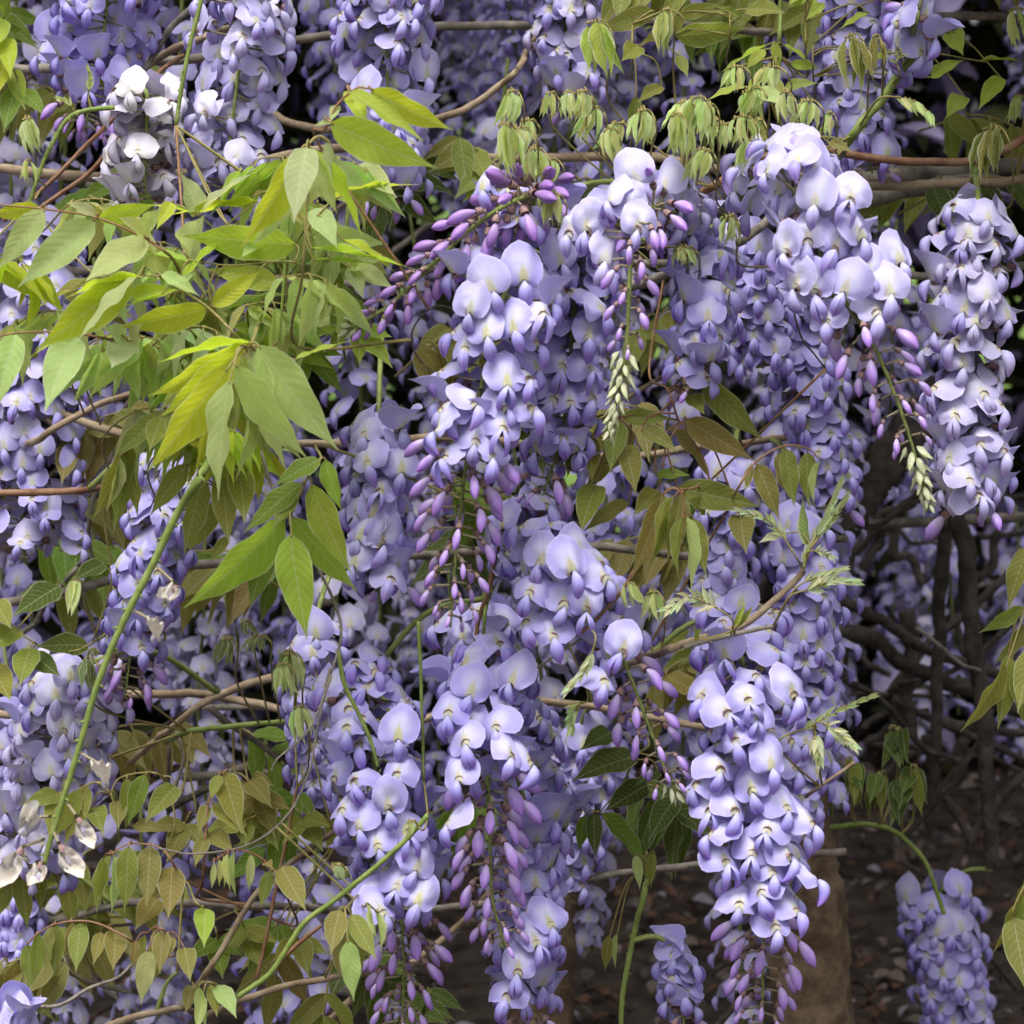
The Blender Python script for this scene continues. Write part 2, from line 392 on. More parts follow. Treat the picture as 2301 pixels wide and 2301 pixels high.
branch('long_vine', 'long smooth reddish vine sweeping above the right hand flower clusters', c13([(-60, 1300, 1.75), (200, 1040), (330, 960), (500, 875), (700, 812), (880, 822), (1100, 852), (1400, 882), (1680, 868), (1830, 810), (1960, 740), (2200, 650)]), 19, M_RED, 1.58, sides=12, taper=1.0)
branch('old_vine', 'thick grey fissured vine lying just under the long reddish vine', c13([(900, 1010, 2.0), (1110, 965), (1500, 925), (1900, 905), (2200, 860)]), 44, M_GREY, 1.80, sides=12, jit=.2)
branch('old_vine', 'thick pale brown vine crossing behind the right green stalk', c13([(850, 1130, 2.0), (1090, 1075), (1400, 1020), (1650, 985), (1960, 1020), (2200, 1100)]), 40, M_GREY, 1.76, sides=12, jit=.2)
branch('vine_branch', 'dark brown woody shoot holding the top middle flower clusters', c13([(-400, 1650, 1.7), (-120, 1530, 1.6), (160, 1420), (300, 1345), (440, 1275), (560, 1180, 1.62)]), 25, M_GREY, 1.53, sides=10)
branch('vine_branch', 'dark woody shoot partly hidden under the right upper flowers', c13([(440, 1275, 1.55), (620, 1130, 1.6), (800, 1000, 1.62), (900, 880, 1.6)]), 20, M_GREY, 1.6)
branch('green_shoot', 'plump green shoot joining the dark woody branch above flowers', c13([(140, 1345), (250, 1235), (390, 1115), (520, 1000, 1.62)]), 20, M_GSTEM, 1.52)
branch('green_shoot', 'thick smooth green shoot carrying the top right corner blossoms', c13([(1460, 90), (1330, 305), (1160, 540), (990, 760), (890, 890, 1.6)]), 20, M_GSTEM, 1.53, taper=1.1)
branch('green_shoot', 'straight green shoot rising at the top between bronze leaves', c13([(610, -80), (615, 60), (612, 260), (590, 420, 1.8)]), 12, M_GSTEM, 1.7)
branch('flower_stalk', 'green stalk hanging from the thick brown vine to faded flowers', c13([(1690, 860, 1.62), (1660, 960), (1640, 1100), (1620, 1250)]), 15, M_GSTEM, 1.56, knobs=12)
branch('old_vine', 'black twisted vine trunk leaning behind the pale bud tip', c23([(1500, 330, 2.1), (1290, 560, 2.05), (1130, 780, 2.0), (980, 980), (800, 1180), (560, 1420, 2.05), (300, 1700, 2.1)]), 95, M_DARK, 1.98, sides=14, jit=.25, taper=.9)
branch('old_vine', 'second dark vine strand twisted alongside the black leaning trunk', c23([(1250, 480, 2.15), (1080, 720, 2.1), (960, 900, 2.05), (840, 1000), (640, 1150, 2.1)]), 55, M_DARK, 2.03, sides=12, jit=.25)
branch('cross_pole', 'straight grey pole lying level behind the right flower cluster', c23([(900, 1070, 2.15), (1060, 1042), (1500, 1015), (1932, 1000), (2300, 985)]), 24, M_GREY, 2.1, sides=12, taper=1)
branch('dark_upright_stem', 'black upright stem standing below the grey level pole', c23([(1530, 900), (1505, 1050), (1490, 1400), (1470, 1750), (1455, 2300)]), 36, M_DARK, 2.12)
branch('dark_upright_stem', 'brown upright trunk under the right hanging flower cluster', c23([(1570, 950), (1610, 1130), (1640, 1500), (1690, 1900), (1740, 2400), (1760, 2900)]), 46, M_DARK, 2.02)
for i, (pts, wd, dd) in enumerate([
    ([(850, 1450), (1050, 1500), (1300, 1650), (1500, 1750), (1800, 1850)], 30, 2.2), ([(880, 1620), (1100, 1660), (1400, 1850), (1700, 1960), (1950, 2060)], 40, 2.15),
    ([(1290, 1500), (1330, 1700), (1300, 1900), (1320, 2200)], 38, 2.25), ([(2000, 1180), (1800, 1350), (1620, 1520), (1400, 1700), (1200, 1950)], 22, 2.3),
    ([(860, 1420), (920, 1550), (930, 1750), (880, 1900)], 14, 2.05), ([(1000, 1100), (980, 1400), (960, 1900)], 18, 2.3),
    ([(1350, 1590), (1480, 1700), (1600, 1800), (1700, 1830)], 10, 2.0), ([(1900, 1550), (1700, 1720), (1500, 1850), (1250, 1890)], 16, 2.2)]):
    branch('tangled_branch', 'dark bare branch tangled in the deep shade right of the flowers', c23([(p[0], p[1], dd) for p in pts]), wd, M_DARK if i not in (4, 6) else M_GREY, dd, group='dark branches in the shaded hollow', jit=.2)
for i, (pts, wd, dd) in enumerate([
    ([(1000, 140), (1300, 150), (1550, 155)], 12, 2.3), ([(1230, 165), (1480, 300), (1720, 400), (1950, 520)], 20, 2.25), ([(1420, 360), (1440, 560), (1400, 760)], 30, 2.3),
    ([(1060, 420), (1300, 430), (1500, 470)], 16, 2.3), ([(1450, 650), (1600, 850), (1640, 960)], 22, 2.35), ([(1600, 1240), (1660, 1080), (1900, 840)], 8, 2.2),
    ([(1950, 560), (1800, 720), (1560, 1060), (1500, 1300)], 26, 2.4), ([(1050, 330), (1180, 250), (1320, 240)], 18, 2.35)]):
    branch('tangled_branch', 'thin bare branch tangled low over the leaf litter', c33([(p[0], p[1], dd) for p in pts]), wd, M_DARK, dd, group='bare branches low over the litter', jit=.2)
rt = random.Random(91)
for k in range(18):
    x, y, dd = rt.uniform(900, 2000), rt.uniform(950, 2500), rt.uniform(2.15, 2.6); a = rt.uniform(-1.2, 1.2); L = rt.uniform(300, 800)
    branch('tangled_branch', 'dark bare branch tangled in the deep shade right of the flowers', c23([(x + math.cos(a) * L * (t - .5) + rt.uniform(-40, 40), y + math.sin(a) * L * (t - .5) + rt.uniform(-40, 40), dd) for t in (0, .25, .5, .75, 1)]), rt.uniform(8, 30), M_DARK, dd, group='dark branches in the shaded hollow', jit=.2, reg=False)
branch('budding_twig', 'tan brown twig whose tip bursts into pale furry new leaves', c23([(-420, 1900, 1.62), (-200, 1790, 1.55), (0, 1722), (120, 1675), (380, 1588), (560, 1470), (690, 1345), (735, 1280)]), 20, M_TAN, 1.44, sides=10, taper=.7)
branch('broken_twig', 'blunt grey twig forking beside the budding brown twig', c23([(90, 1700), (250, 1655), (400, 1625), (580, 1588)]), 13, M_GREY, 1.43, jit=.15, knobs=5)
branch('thin_twig', 'thin dark twig slanting up out of the central flower cluster', c22([(1265, 1665), (1380, 1590), (1480, 1490), (1560, 1400), (1640, 1265)]), 9, M_RED, 1.42, knobs=5)
branch('thin_red_stem', 'thin red brown stem dropping from the central cluster to flowers below', c22([(960, 900, 1.5), (930, 1010), (885, 1170), (840, 1370), (790, 1560), (770, 1740)]), 13, M_RED, 1.47)
branch('bare_flower_stalk', 'bumpy green stalk lying on the flowers beside the thin red stem', c22([(1200, 1400, 1.5), (1110, 1330), (1010, 1240), (920, 1140)]), 12, M_GSTEM, 1.46, knobs=16)
branch('bare_flower_stalk', 'bumpy green stalk dropping straight into the lower central flowers', c22([(850, 1380, 1.55), (825, 1480), (818, 1700), (815, 2000)]), 11, M_GSTEM, 1.47, knobs=18)
branch('vine_branch', 'grey curved branch arching on the left below the bright leaves', c21([(60, 640, 1.75), (220, 560), (400, 450), (620, 350), (820, 300), (1060, 290), (1300, 330, 1.8)]), 17, M_TAN, 1.66)
branch('vine_branch', 'smooth red brown branch jutting level from the left edge', c21([(-300, 840), (0, 860), (250, 855), (510, 848), (700, 800, 1.75)]), 19, M_RED, 1.62)
for i, (pts, wd, dd) in enumerate([([(820, 170), (700, 380), (560, 600), (380, 800)], 14, 1.8), ([(840, 200), (660, 500), (500, 720), (380, 960)], 20, 1.84), ([(330, 1000), (560, 700), (700, 420)], 12, 1.86),
    ([(700, 500), (560, 760), (480, 1060), (520, 1300)], 12, 1.8), ([(500, 300), (700, 200), (860, 120)], 12, 1.75)]):
    branch('tangled_branch', 'thin grey branch tangled behind the left leaves', c21([(p[0], p[1], dd) for p in pts]), wd, M_GREY, dd, group='grey branches behind the left leaves')
branch('bare_twig', 'long thorny grey twig curving down past the central leaves', c21([(1420, 640), (1470, 810), (1570, 1010), (1720, 1260), (1830, 1500), (1850, 1640), (1810, 1800), (1765, 1915)]), 9, M_GREY, 1.40, knobs=26, spur=1.2, taper=.6)
branch('bare_twig', 'thin thorny twig looping low over the bronze leaves', c31([(1790, 0), (1760, 130), (1700, 450), (1680, 560), (1570, 790), (1350, 960), (1050, 1010), (860, 985)]), 6, M_GREY, 1.41, knobs=30, spur=1.0, taper=.7)
branch('bare_twig', 'wiry thorny twig ending in a dry curled tip', c31([(1800, 40), (1740, 200), (1680, 330), (1610, 410), (1510, 490), (1470, 560)]), 6, M_GREY, 1.39, knobs=22, spur=1.4, taper=.6)
branch('vine_branch', 'brown branch slanting through the dark gap low on the left', c31([(1500, 50, 1.68), (1200, 150), (940, 320), (700, 520, 1.8)]), 20, M_TAN, 1.65)
branch('green_shoot', 'dull green shoot lying level in the dark gap', c31([(900, 400, 1.7), (1000, 355), (1200, 325), (1460, 305), (1600, 290)]), 15, M_GSTEM, 1.62)
for i, (pts, wd, dd) in enumerate([([(1140, 220), (1300, 340), (1520, 500)], 16, 1.75), ([(1000, 600), (1250, 560), (1500, 450)], 22, 1.85), ([(900, 780), (1050, 700), (1250, 620)], 18, 1.8), ([(940, 320), (1000, 480), (960, 630), (930, 760)], 9, 1.68),
    ([(920, 430), (915, 700), (920, 950)], 10, 1.78), ([(1100, 210), (1300, 215), (1480, 210)], 16, 1.8), ([(200, 1320), (500, 1400), (780, 1380)], 9, 1.8), ([(300, 1620), (480, 1700), (700, 1760)], 12, 1.8), ([(420, 1200), (560, 1260)], 9, 1.8)]):
    branch('tangled_branch', 'bare grey branch tangled in the dark gap low on the left', c31([(p[0], p[1], dd) for p in pts]), wd, M_GREY if i % 2 else M_DARK, dd, group='branches in the lower left gap')
branch('tan_stem', 'straight tan stem slanting up between the bronze leaves', c31([(1020, 1800, 1.6), (1100, 1680), (1250, 1450), (1390, 1230), (1560, 1070), (1750, 930), (1950, 800, 1.65)]), 15, M_TAN, 1.52)
branch('red_stem', 'thin red stem standing upright between the lower bronze leaves', c31([(1390, 1700), (1460, 1400), (1520, 1080), (1580, 800), (1610, 650)]), 9, M_RED, 1.50)
branch('green_shoot', 'pale green shoot slanting up across the lower flower cluster', c31([(1290, 1790), (1480, 1640), (1640, 1400), (1800, 1270), (1932, 1160), (2060, 1060), (2200, 930), (2320, 800)]), 13, M_GSTEM, 1.37, taper=.9)
branch('red_stem', 'red brown stem forking from the pale green shoot', c31([(1480, 1640), (1600, 1520), (1740, 1400)]), 11, M_RED, 1.38)
branch('vine_branch', 'brown branch lying level under the lower bronze leaves', c31([(1100, 1900, 1.6), (1330, 1795), (1560, 1730), (1830, 1680), (2100, 1650, 1.6)]), 17, M_TAN, 1.48)
branch('vine_branch', 'brown branch along the bottom rising into the leaves', c31([(400, 2050), (600, 1945), (760, 1890), (900, 1865), (1000, 1850), (1100, 1900, 1.6)]), 18, M_TAN, 1.46)
branch('green_shoot', 'short green shoot standing on the bottom branch', c31([(850, 1880), (875, 1790), (910, 1700), (960, 1650)]), 10, M_GSTEM, 1.46)
branch('bare_twig', 'thin grey twig lying above the bottom left flower', c31([(180, 1840), (330, 1830), (480, 1740), (640, 1680), (760, 1560)]), 9, M_GREY, 1.5, knobs=8)
branch('bare_flower_stalk', 'long green stalk hanging free at the bottom centre', c32([(1720, 1100, 1.6), (1690, 1200), (1640, 1420), (1600, 1600), (1570, 1800), (1555, 2050)]), 15, M_GSTEM, 1.52, knobs=18)
branch('bare_flower_stalk', 'bumpy green stalk dropping left of the lower central flowers', c32([(460, -250), (470, 0), (480, 300), (490, 620)]), 9, M_GSTEM, 1.44, knobs=14)
branch('green_shoot', 'green shoot bending down into the lower left flower cluster', c32([(20, -100), (60, 100), (130, 240), (190, 370), (240, 540)]), 11, M_GSTEM, 1.44, knobs=6)
branch('cut_twig', 'short cut tan twig poking out right of the lower flowers', c33([(600, 800, 1.5), (790, 675), (900, 595), (1010, 515)]), 9, M_TAN, 1.45, taper=.9, knobs=2)
branch('green_shoot', 'shaded green shoot arching out over the dark litter', c33([(700, 900, 1.7), (880, 870), (1080, 850), (1240, 890), (1330, 970), (1400, 1060), (1450, 1180), (1500, 1330)]), 13, M_GSTEM, 1.82)
branch('tendril', 'thin dark curling tendril beside the central flower cluster', c12([(640, 1670), (560, 1660), (480, 1710), (425, 1800), (425, 1890), (480, 1975)]), 5, M_DARK, 1.40)
branch('hanging_thread', 'thin dark twig hanging in front of the shaded flowers', c23([(640, -450), (650, -300), (720, 0), (800, 110), (860, 190)]), 5, M_DARK, 1.5)
# canes running through the thicket behind the front flowers, where the stalks are rooted
for i, (y0, y1, d, wd) in enumerate([(150, 60, 1.78, 22), (330, 420, 1.72, 24), (640, 560, 1.70, 22), (930, 1010, 1.68, 20), (1330, 1250, 1.72, 22), (1560, 1640, 1.70, 20), (2050, 1960, 1.72, 20)]):
    n = 9; branch('vine_cane', 'brown vine cane running level behind the flower clusters', [(lerp(-250, 1900 if y0 > 900 else 2500, k / (n - 1)), lerp(y0, y1, k / (n - 1)) + rnd.uniform(-50, 50), d + rnd.uniform(-.04, .05)) for k in range(n)], wd, M_TAN if i % 2 else M_GREY, d, group='canes behind the flowers', taper=.8)
# trunks
branch('old_vine', 'broad tan brown trunk behind the long lower right flower cluster', [(1735, 1380), (1752, 1600), (1775, 1800), (1808, 1960), (1822, 2120), (1830, 2330), (1840, 2600), (1850, 3100)], 128, M_POST, 1.80, 'trunk', sides=26, jit=.10, taper=1.55, reg=False)
branch('old_vine', 'shaded brown trunk behind the lower central flowers', [(1290, 1700), (1265, 1900), (1235, 2080), (1222, 2300), (1225, 2600), (1230, 3000)], 100, M_POST, 1.92, 'trunk', sides=26, jit=.10, taper=1.4, reg=False)

# ------------------------------------------------------------------ racemes
def nearest_reg(p, maxd=.16, up=True):
    best = None
    for q, r in REG:
        if q.y < p.y - .02 or (up and q.z < p.z - .03): continue
        dd = (q - p).length
        if dd < maxd and (best is None or dd < best[0]): best = (dd, q)
    return best[1] if best else None
def hang_from(p0, t0, lo=.035):
    q = nearest_reg(p0)
    if q is None: q = p0 + Vector((0, .09, .05))
    return [q, q.lerp(p0, .5) + Vector((0, 0, .35 * (q - p0).length * .5))] if (q - p0).length > lo * .3 else [q]
CNT = [0]
def kj(rg): return Matrix.Rotation(rg.uniform(-.3, .3), 4, 'Z') @ Matrix.Rotation(rg.uniform(-.25, .3), 4, 'X') @ Matrix.Rotation(rg.uniform(-.12, .12), 4, 'Y') @ Matrix.Scale(rg.uniform(.9, 1.1), 4)
def raceme(label, pts, d, w, n=None, op=.7, bud=.25, tilt=(1, 2, 3), deep=.5, fade=0, detail=True, group=None, size=1.0, dark=0, dens=250, roots=True, budsz=1.05, start=.0, half=.08, seed=None, name='wisteria_raceme', hand=()):  # deep: petal pigment, also painting top racemes lit and lower ones shaded
    CNT[0] += 1; rg = random.Random(1000 + CNT[0] if seed is None else seed)
    W = [P(p[0], p[1], p[2] if len(p) > 2 else d) for p in pts]
    path = spline(W, 8); L = sum((b - a).length for a, b in zip(path, path[1:]))
    root = bpy.data.objects.new(name, None); COL.objects.link(root); root.empty_display_size = .02
    pre = hang_from(path[0], None) if roots else []
    base = (pre[0] if pre else path[0]).copy(); root.location = base; tag(root, label, 'flower cluster', group)
    TB = Matrix.Translation(-base)
    full = spline(pre + [path[0]], 6)[:-1] + path if pre else path
    b = MB(); b.tube([p - base for p in full], lambda t: lerp(.0018, .0007, t), 6, 0, .08, rg)
    ob('rachis', b.mesh('rachis', [M_RACH]), root)
    n = int(n * (1 + .38 * op)) if n else max(6, int(L * dens)); reach = w * mpp(d)
    ph0 = rg.uniform(0, 6.28); hpos = []
    for hx, hy, *_ in hand:
        best = min(range(len(path)), key=lambda i: (path[i] - P(hx, hy, path[i].y)).xz.length)
        lat = min(1.0, abs(P(hx, hy, d).x - path[best].x) / max(reach, .01)); hpos.append(P(hx, hy, path[best].y / math.cos(PITCH) - reach * .72 * math.sqrt(max(0, 1 - lat * lat)) - rg.uniform(0, .006)))
    for i in range(n):
        t = start + (1 - start) * (i + .3 + rg.uniform(-.25, .25)) / n; t = min(.999, max(0, t)); p, tg = along(path, t)
        ref = Vector((0, -1, 0)); ex = tg.cross(ref)
        if ex.length < .1: ex = tg.cross(Vector((0, 0, 1)))
        ex.normalize(); ey = ex.cross(tg)
        a = ph0 + i * 2.39996 + rg.uniform(-.35, .35); r = ex * math.cos(a) + ey * math.sin(a)
        upv = Vector((0, 0, 1))
        if t < op:
            tt = t / op
            out = (r + upv * rg.uniform(-.05, .22) * (1 - abs(r.z)) + Vector((rg.uniform(-.18, .18), rg.uniform(-.18, .18), 0))).normalized()
            s = size * rg.uniform(.90, 1.08) * lerp(1.04, .93, tt)
            off = max(.006, reach * rg.uniform(.78, 1.0) * (1 - .18 * tt ** 2) - .010 * s)
            c = p + out * off
            if any((c - h).length < .0115 or ((c - h).xz.length < .0095 and c.y < h.y + .003) for h in hpos): continue
            yv = (out + Vector((0, -.25, 0)) * (1 if out.y < .4 else 0) + Vector((rg.uniform(-.32, .32), rg.uniform(-.3, .3), rg.uniform(-.2, .2))))
            yv.z *= .55; 
            if yv.length < .3: yv = Vector((rg.uniform(-1, 1), -1, 0))
            zz = upv + Vector((rg.uniform(-.25, .25), rg.uniform(-.1, .1), 0)) + r * .1
            M = frame(c, yv, zz) @ Matrix.Scale(s, 4)
            col = (min(1, max(0, fade + rg.uniform(-.25, .25) * (1 if fade > 0 else 0))), min(1, max(0, deep + rg.uniform(-.1, .12))), 0, 1)
            if detail:
                fl = ob('flower', ME['calyx'], root, TB @ M, col)
                hf = tt > .8 and rg.random() < .55 or rg.random() < half
                bm = (HALF[rg.randrange(3)] if hf else BAN[rg.choice(tilt)][rg.randrange(9)])[1]
                ob('banner_petal', bm, fl, None, col); ob('keel_petals', KEEL[rg.randrange(6)][1], fl, kj(rg), col)
                cb = M @ Vector((0, -.0052, 0)); v = cb - p
                PM = frame(p, v, upv) @ Matrix.Diagonal((1, v.length, 1, 1)); ob('pedicel', ME['ped'], fl, M.inverted() @ PM)
            else:
                ob('flower', WHOLE[rg.randrange(8)][1], root, TB @ M, col)
        elif t < op + bud:
            tt = (t - op) / max(.01, bud); s = size * lerp(1.02, .42, tt ** 1.2) * rg.uniform(.88, 1.1) * budsz
            out = (r * lerp(.85, .7, tt) + tg * lerp(.45, .75, tt)).normalized(); off = reach * lerp(.50, .24, tt) * rg.uniform(.85, 1.15)
            c = p + (r * .9 + tg * .25).normalized() * off
            yv = (out + Vector((0, 0, -.35)) + Vector((rg.uniform(-.2, .2), rg.uniform(-.2, .2), 0))).normalized()
            M = frame(c, yv, r - Vector((0, 0, .2))) @ Matrix.Scale(s, 4)
            if any((c - h).xz.length < .012 and c.y < h.y + .012 and c.z > h.z + .003 for h in hpos): continue
            bo = ob('bud', BUD[rg.randrange(5)][1], root, TB @ M, (0, .5, min(1, dark * rg.uniform(.5, 1.2) + .10 * tt ** 2), 1))
            if detail:
                cb = M @ Vector((0, -.004, 0)); v = cb - p; PM = frame(p, v, upv) @ Matrix.Diagonal((1, v.length, 1, 1)); ob('pedicel', ME['ped'], bo, M.inverted() @ PM)
    for (hx, hy, yaw, tl, *sz), c in zip(hand, hpos):
        best = min(range(len(path)), key=lambda i: (path[i] - c).xz.length); a = R(yaw + rg.uniform(-20, 20)); yv = Vector((math.sin(a), -math.cos(a), rg.uniform(-.05, .12))); s = size * (sz[0] if sz else 1.0) * rg.uniform(1.0, 1.1)
        M = frame(c, yv, Vector((rg.uniform(-.42, .42) + .2 * math.sin(a), rg.uniform(-.1, .1), 1))) @ Matrix.Scale(s, 4); col = (fade, min(1, max(0, deep + rg.uniform(-.1, .08))), 0, 1)
        fl = ob('flower', ME['calyx'], root, TB @ M, col)
        ob('banner_petal', BAN[min(3, tl + rg.choice((0, 0, 1)))][rg.randrange(9)][1], fl, None, col); ob('keel_petals', KEEL[rg.randrange(6)][1], fl, kj(rg), col)
        p = path[max(0, best - 1)]; cb = M @ Vector((0, -.0052, 0)); v = cb - p
        ob('pedicel', ME['ped'], fl, M.inverted() @ frame(p, v, Vector((0, 0, 1))) @ Matrix.Diagonal((1, v.length, 1, 1)))
    if op + bud < .97:
        t0 = op + bud; m = int(44 * (1 - t0) / .2)
        for i in range(m):
            t = lerp(t0, .995, i / m); p, tg = along(path, t); a = i * 2.4
            ex = tg.cross(Vector((0, -1, 0))).normalized(); ey = ex.cross(tg); r = ex * math.cos(a) + ey * math.sin(a)
            s = lerp(.85, .55, i / m) * rg.uniform(.8, 1.25)
            ob('bract', BRA[rg.randrange(3)][1], root, TB @ frame(p + r * lerp(.003, .0012, i / m), tg + r * lerp(.55, .2, i / m), r) @ Matrix.Scale(s, 4))
    along.c.clear()
    return root

def hnd(cv, l): return [(*cv([q[:2]])[0], *q[2:]) for q in l]
def lean(l, k=2):      # some banners lean further back
    return [(*q[:3], 2 if q[3] == 1 and (i * 7) % 5 < 3 else q[3], *q[4:]) for i, q in enumerate(l)]
# flowers that face out of the front racemes: where the throat is, which way it turns, how far the banner leans
HAND = {
    11: hnd(c12, [(1650, 985, 0, 0), (1600, 1150, -5, 0), (1645, 1245, 0, 1), (1500, 1090, -35, 0), (1770, 1120, 18, 0), (1900, 1090, 38, 0), (1270, 1270, -30, 0), (1370, 1250, -15, 0), (1465, 1415, 10, 0)]),
    12: hnd(c13, [(600, 1050, -15, 0), (800, 1110, 0, 0), (990, 1090, 15, 0), (790, 915, 30, 0), (450, 1140, -50, 0), (760, 1310, -5, 0), (905, 1355, 5, 0), (1050, 1290, 20, 0), (640, 1370, -30, 0), (1095, 1480, 10, 0), (960, 1580, 0, 0), (1210, 1590, 10, 0), (1260, 1420, 50, 0), (690, 1560, -40, 0), (800, 1590, -25, 0), (1140, 1700, 5, 2), (860, 1750, -30, 2)]),
    13: hnd(c12, [(1030, 1515, 0, 0, 1.1), (860, 1575, -10, 0), (740, 1690, -25, 0), (1230, 1430, 15, 0), (1020, 1320, 0, 0), (980, 1790, 0, 1), (1140, 1710, 20, 1), (830, 1820, -10, 1), (940, 2085, 0, 1), (770, 2195, 18, 2), (640, 2260, -25, 1), (1065, 2060, 32, 2), (920, 2330, 0, 2), (770, 2400, 0, 2), (860, 2480, 28, 1), (560, 2340, -50, 1), (600, 2490, -35, 2), (1080, 2220, 40, 3)]),
    14: hnd(c22, [(1240, 180, 0, 1), (1285, 380, 0, 1), (1400, 350, 28, 1), (1190, 360, -15, 1), (1250, 560, 5, 3), (1400, 200, 28, 1), (1130, 480, -10, 2)]),
    18: hnd(c22, [(1120, 1245, 0, 0), (1290, 1285, 10, 0), (1250, 1470, -10, 1), (1370, 1500, 12, 0), (1060, 1410, 0, 3), (1190, 1645, 0, 2), (1040, 1570, -18, 2), (1565, 1730, 14, 0), (1470, 1890, 0, 2), (970, 1890, -15, 1), (1480, 1330, 40, 1)]),
    21: hnd(c22, [(185, 710, -5, 0), (215, 990, 0, 0), (265, 1140, 22, 0, 1.15), (140, 1110, -32, 0), (370, 745, 25, 0), (250, 860, 0, 2), (110, 1250, -30, 0), (310, 1335, 22, 3)]),
    19: lean(hnd(c32, [(880, 330, 0, 1), (715, 412, 0, 1), (960, 480, 18, 1), (680, 610, -12, 1), (740, 140, 10, 1), (620, 250, -18, 1), (960, 60, 5, 1), (1070, 520, 50, 1), (620, 850, -50, 1)])),
    20: lean(hnd(c32, [(70, 330, 0, 1), (340, 585, 0, 1), (295, 765, 0, 0), (110, 620, -10, 1), (140, 870, -8, 1), (240, 975, 10, 1), (400, 900, 20, 2), (450, 1095, 10, 1), (340, 1195, 0, 1), (455, 1275, 0, 1), (270, 1335, 28, 2), (180, 1255, -10, 1), (350, 380, 0, 1), (40, 780, -30, 1)])),
    17: lean(hnd(c33, [(490, 275, 15, 1), (180, 160, 0, 2), (330, 250, 0, 2), (370, 400, 0, 1), (560, 540, 14, 1), (460, 670, 0, 2), (290, 555, 0, 2), (370, 780, 12, 2), (650, 765, 28, 2), (230, 780, -20, 2), (540, 885, 0, 2), (460, 1010, 0, 2), (320, 1060, 10, 2), (670, 1030, 38, 2), (570, 1120, 0, 3), (510, 1225, 0, 2), (390, 1290, 14, 2), (700, 1325, 34, 2), (590, 1415, 0, 2), (790, 850, 58, 1), (800, 1150, 58, 1), (440, 180, -8, 1), (690, 150, 30, 1), (150, 640, -40, 2), (230, 900, -50, 2)])),
    23: hnd(c32, [(1100, 1500, 18, 1), (1000, 1655, 0, 1), (940, 1785, 0, 2), (1180, 1400, 40, 1)]),
    28: hnd(c11, [(1185, 310, 0, 0), (1270, 440, 0, 0), (1410, 480, 0, 0), (1405, 575, 0, 0), (1250, 640, 0, 1), (1110, 720, -10, 1), (1315, 760, 0, 2), (1420, 850, 20, 2), (1270, 960, 0, 1), (1190, 880, -10, 2), (1100, 480, -40, 0), (1520, 440, 40, 1), (1500, 700, 45, 1), (1160, 130, -30, 0), (1440, 270, 10, 0), (1480, 900, 40, 2)]),
    27: hnd(c11, [(270, 205, 0, 0), (380, 170, 0, 0), (540, 200, -10, 0), (660, 220, 10, 1), (820, 190, 20, 0), (620, 130, 0, 0), (690, 330, 0, 1), (210, 300, -50, 1), (470, 290, 10, 2)]),
    22: hnd(c23, [(1600, 170, 0, 1), (1720, 330, 5, 1), (1560, 450, 0, 2), (1700, 600, 0, 2), (1530, 690, -20, 2), (1640, 800, 10, 2), (1690, 880, 15, 2), (1820, 400, 40, 2), (1830, 640, 45, 2), (1560, 50, -30, 2), (1800, 90, 40, 2), (1440, 300, -50, 2)]),
    29: hnd(c11, [(905, 760, 0, 2), (890, 960, 0, 2), (720, 720, -20, 1), (640, 760, -45, 1), (580, 880, -60, 1), (840, 620, 0, 1)]),
    30: hnd(c12, [(150, 260, -10, 0), (270, 300, 10, 0), (150, 410, 0, 0), (330, 470, 10, 1), (470, 230, 35, 0), (500, 420, 40, 0), (60, 200, -20, 0), (420, 540, 25, 1)]),
}
raceme('pale topmost blossoms on an arched raceme ending in dangling purple buds and cream tip', [(1560, 520, 1.50), (1500, 470, 1.44), (1440, 480), (1418, 580), (1412, 700), (1405, 800), (1390, 880), (1366, 985)], 1.38, 112, n=62, op=.36, bud=.46, tilt=(0, 0, 1), deep=0.30, dark=.1, hand=HAND[11], seed=11, half=.04)
raceme('large pale lilac raceme below the reddish vine ending in cream bud tip', [(1740, 400, 1.46), (1810, 450), (1840, 560), (1895, 670), (1960, 770), (2008, 880), (2045, 985), (2090, 1145)], 1.38, 160, n=64, op=.54, bud=.33, tilt=(0, 0, 1), deep=0.32, dark=.05, hand=HAND[12], seed=12, half=.04)
raceme('big central lavender raceme with a long budded green stalk below', [(1190, 520, 1.46), (1140, 640), (1095, 800), (1070, 940), (1048, 1040), (1035, 1150), (1022, 1270), (1012, 1410)], 1.40, 182, n=92, op=.60, bud=.38, tilt=(1, 2, 2), deep=0.46, dark=.15, hand=HAND[13], seed=13)
raceme('lavender raceme crowded against the right side of the big central one', [(1310, 520, 1.5), (1290, 680), (1280, 830), (1262, 980), (1215, 1130)], 1.47, 140, n=58, op=.88, bud=.12, tilt=(1, 2, 3), deep=.52, hand=HAND[14], seed=14)
raceme('short pale blue raceme between the arched raceme and the upper right one', [(1600, 590, 1.5), (1585, 690), (1570, 790), (1555, 880)], 1.46, 120, n=26, op=.95, bud=.05, tilt=(0, 1, 2), deep=.42, seed=15)
raceme('immature raceme of dark purple buds stretching out towards the bright leaves', [(1240, 430, 1.46), (1160, 450), (1070, 505), (960, 605), (870, 690), (770, 745)], 1.40, 92, n=66, op=.06, bud=.90, deep=.55, dark=.65, hand=[(1085, 425, -20, 0, .85)], seed=16, budsz=1.3)
raceme('long lavender raceme hanging beside the cut twig above the brown post', [(1655, 1400, 1.5), (1680, 1560), (1700, 1760), (1712, 1920), (1716, 2080), (1712, 2330)], 1.45, 158, n=82, op=.72, bud=.27, tilt=(2, 2, 3, 1), deep=0.56, hand=HAND[17], seed=17)
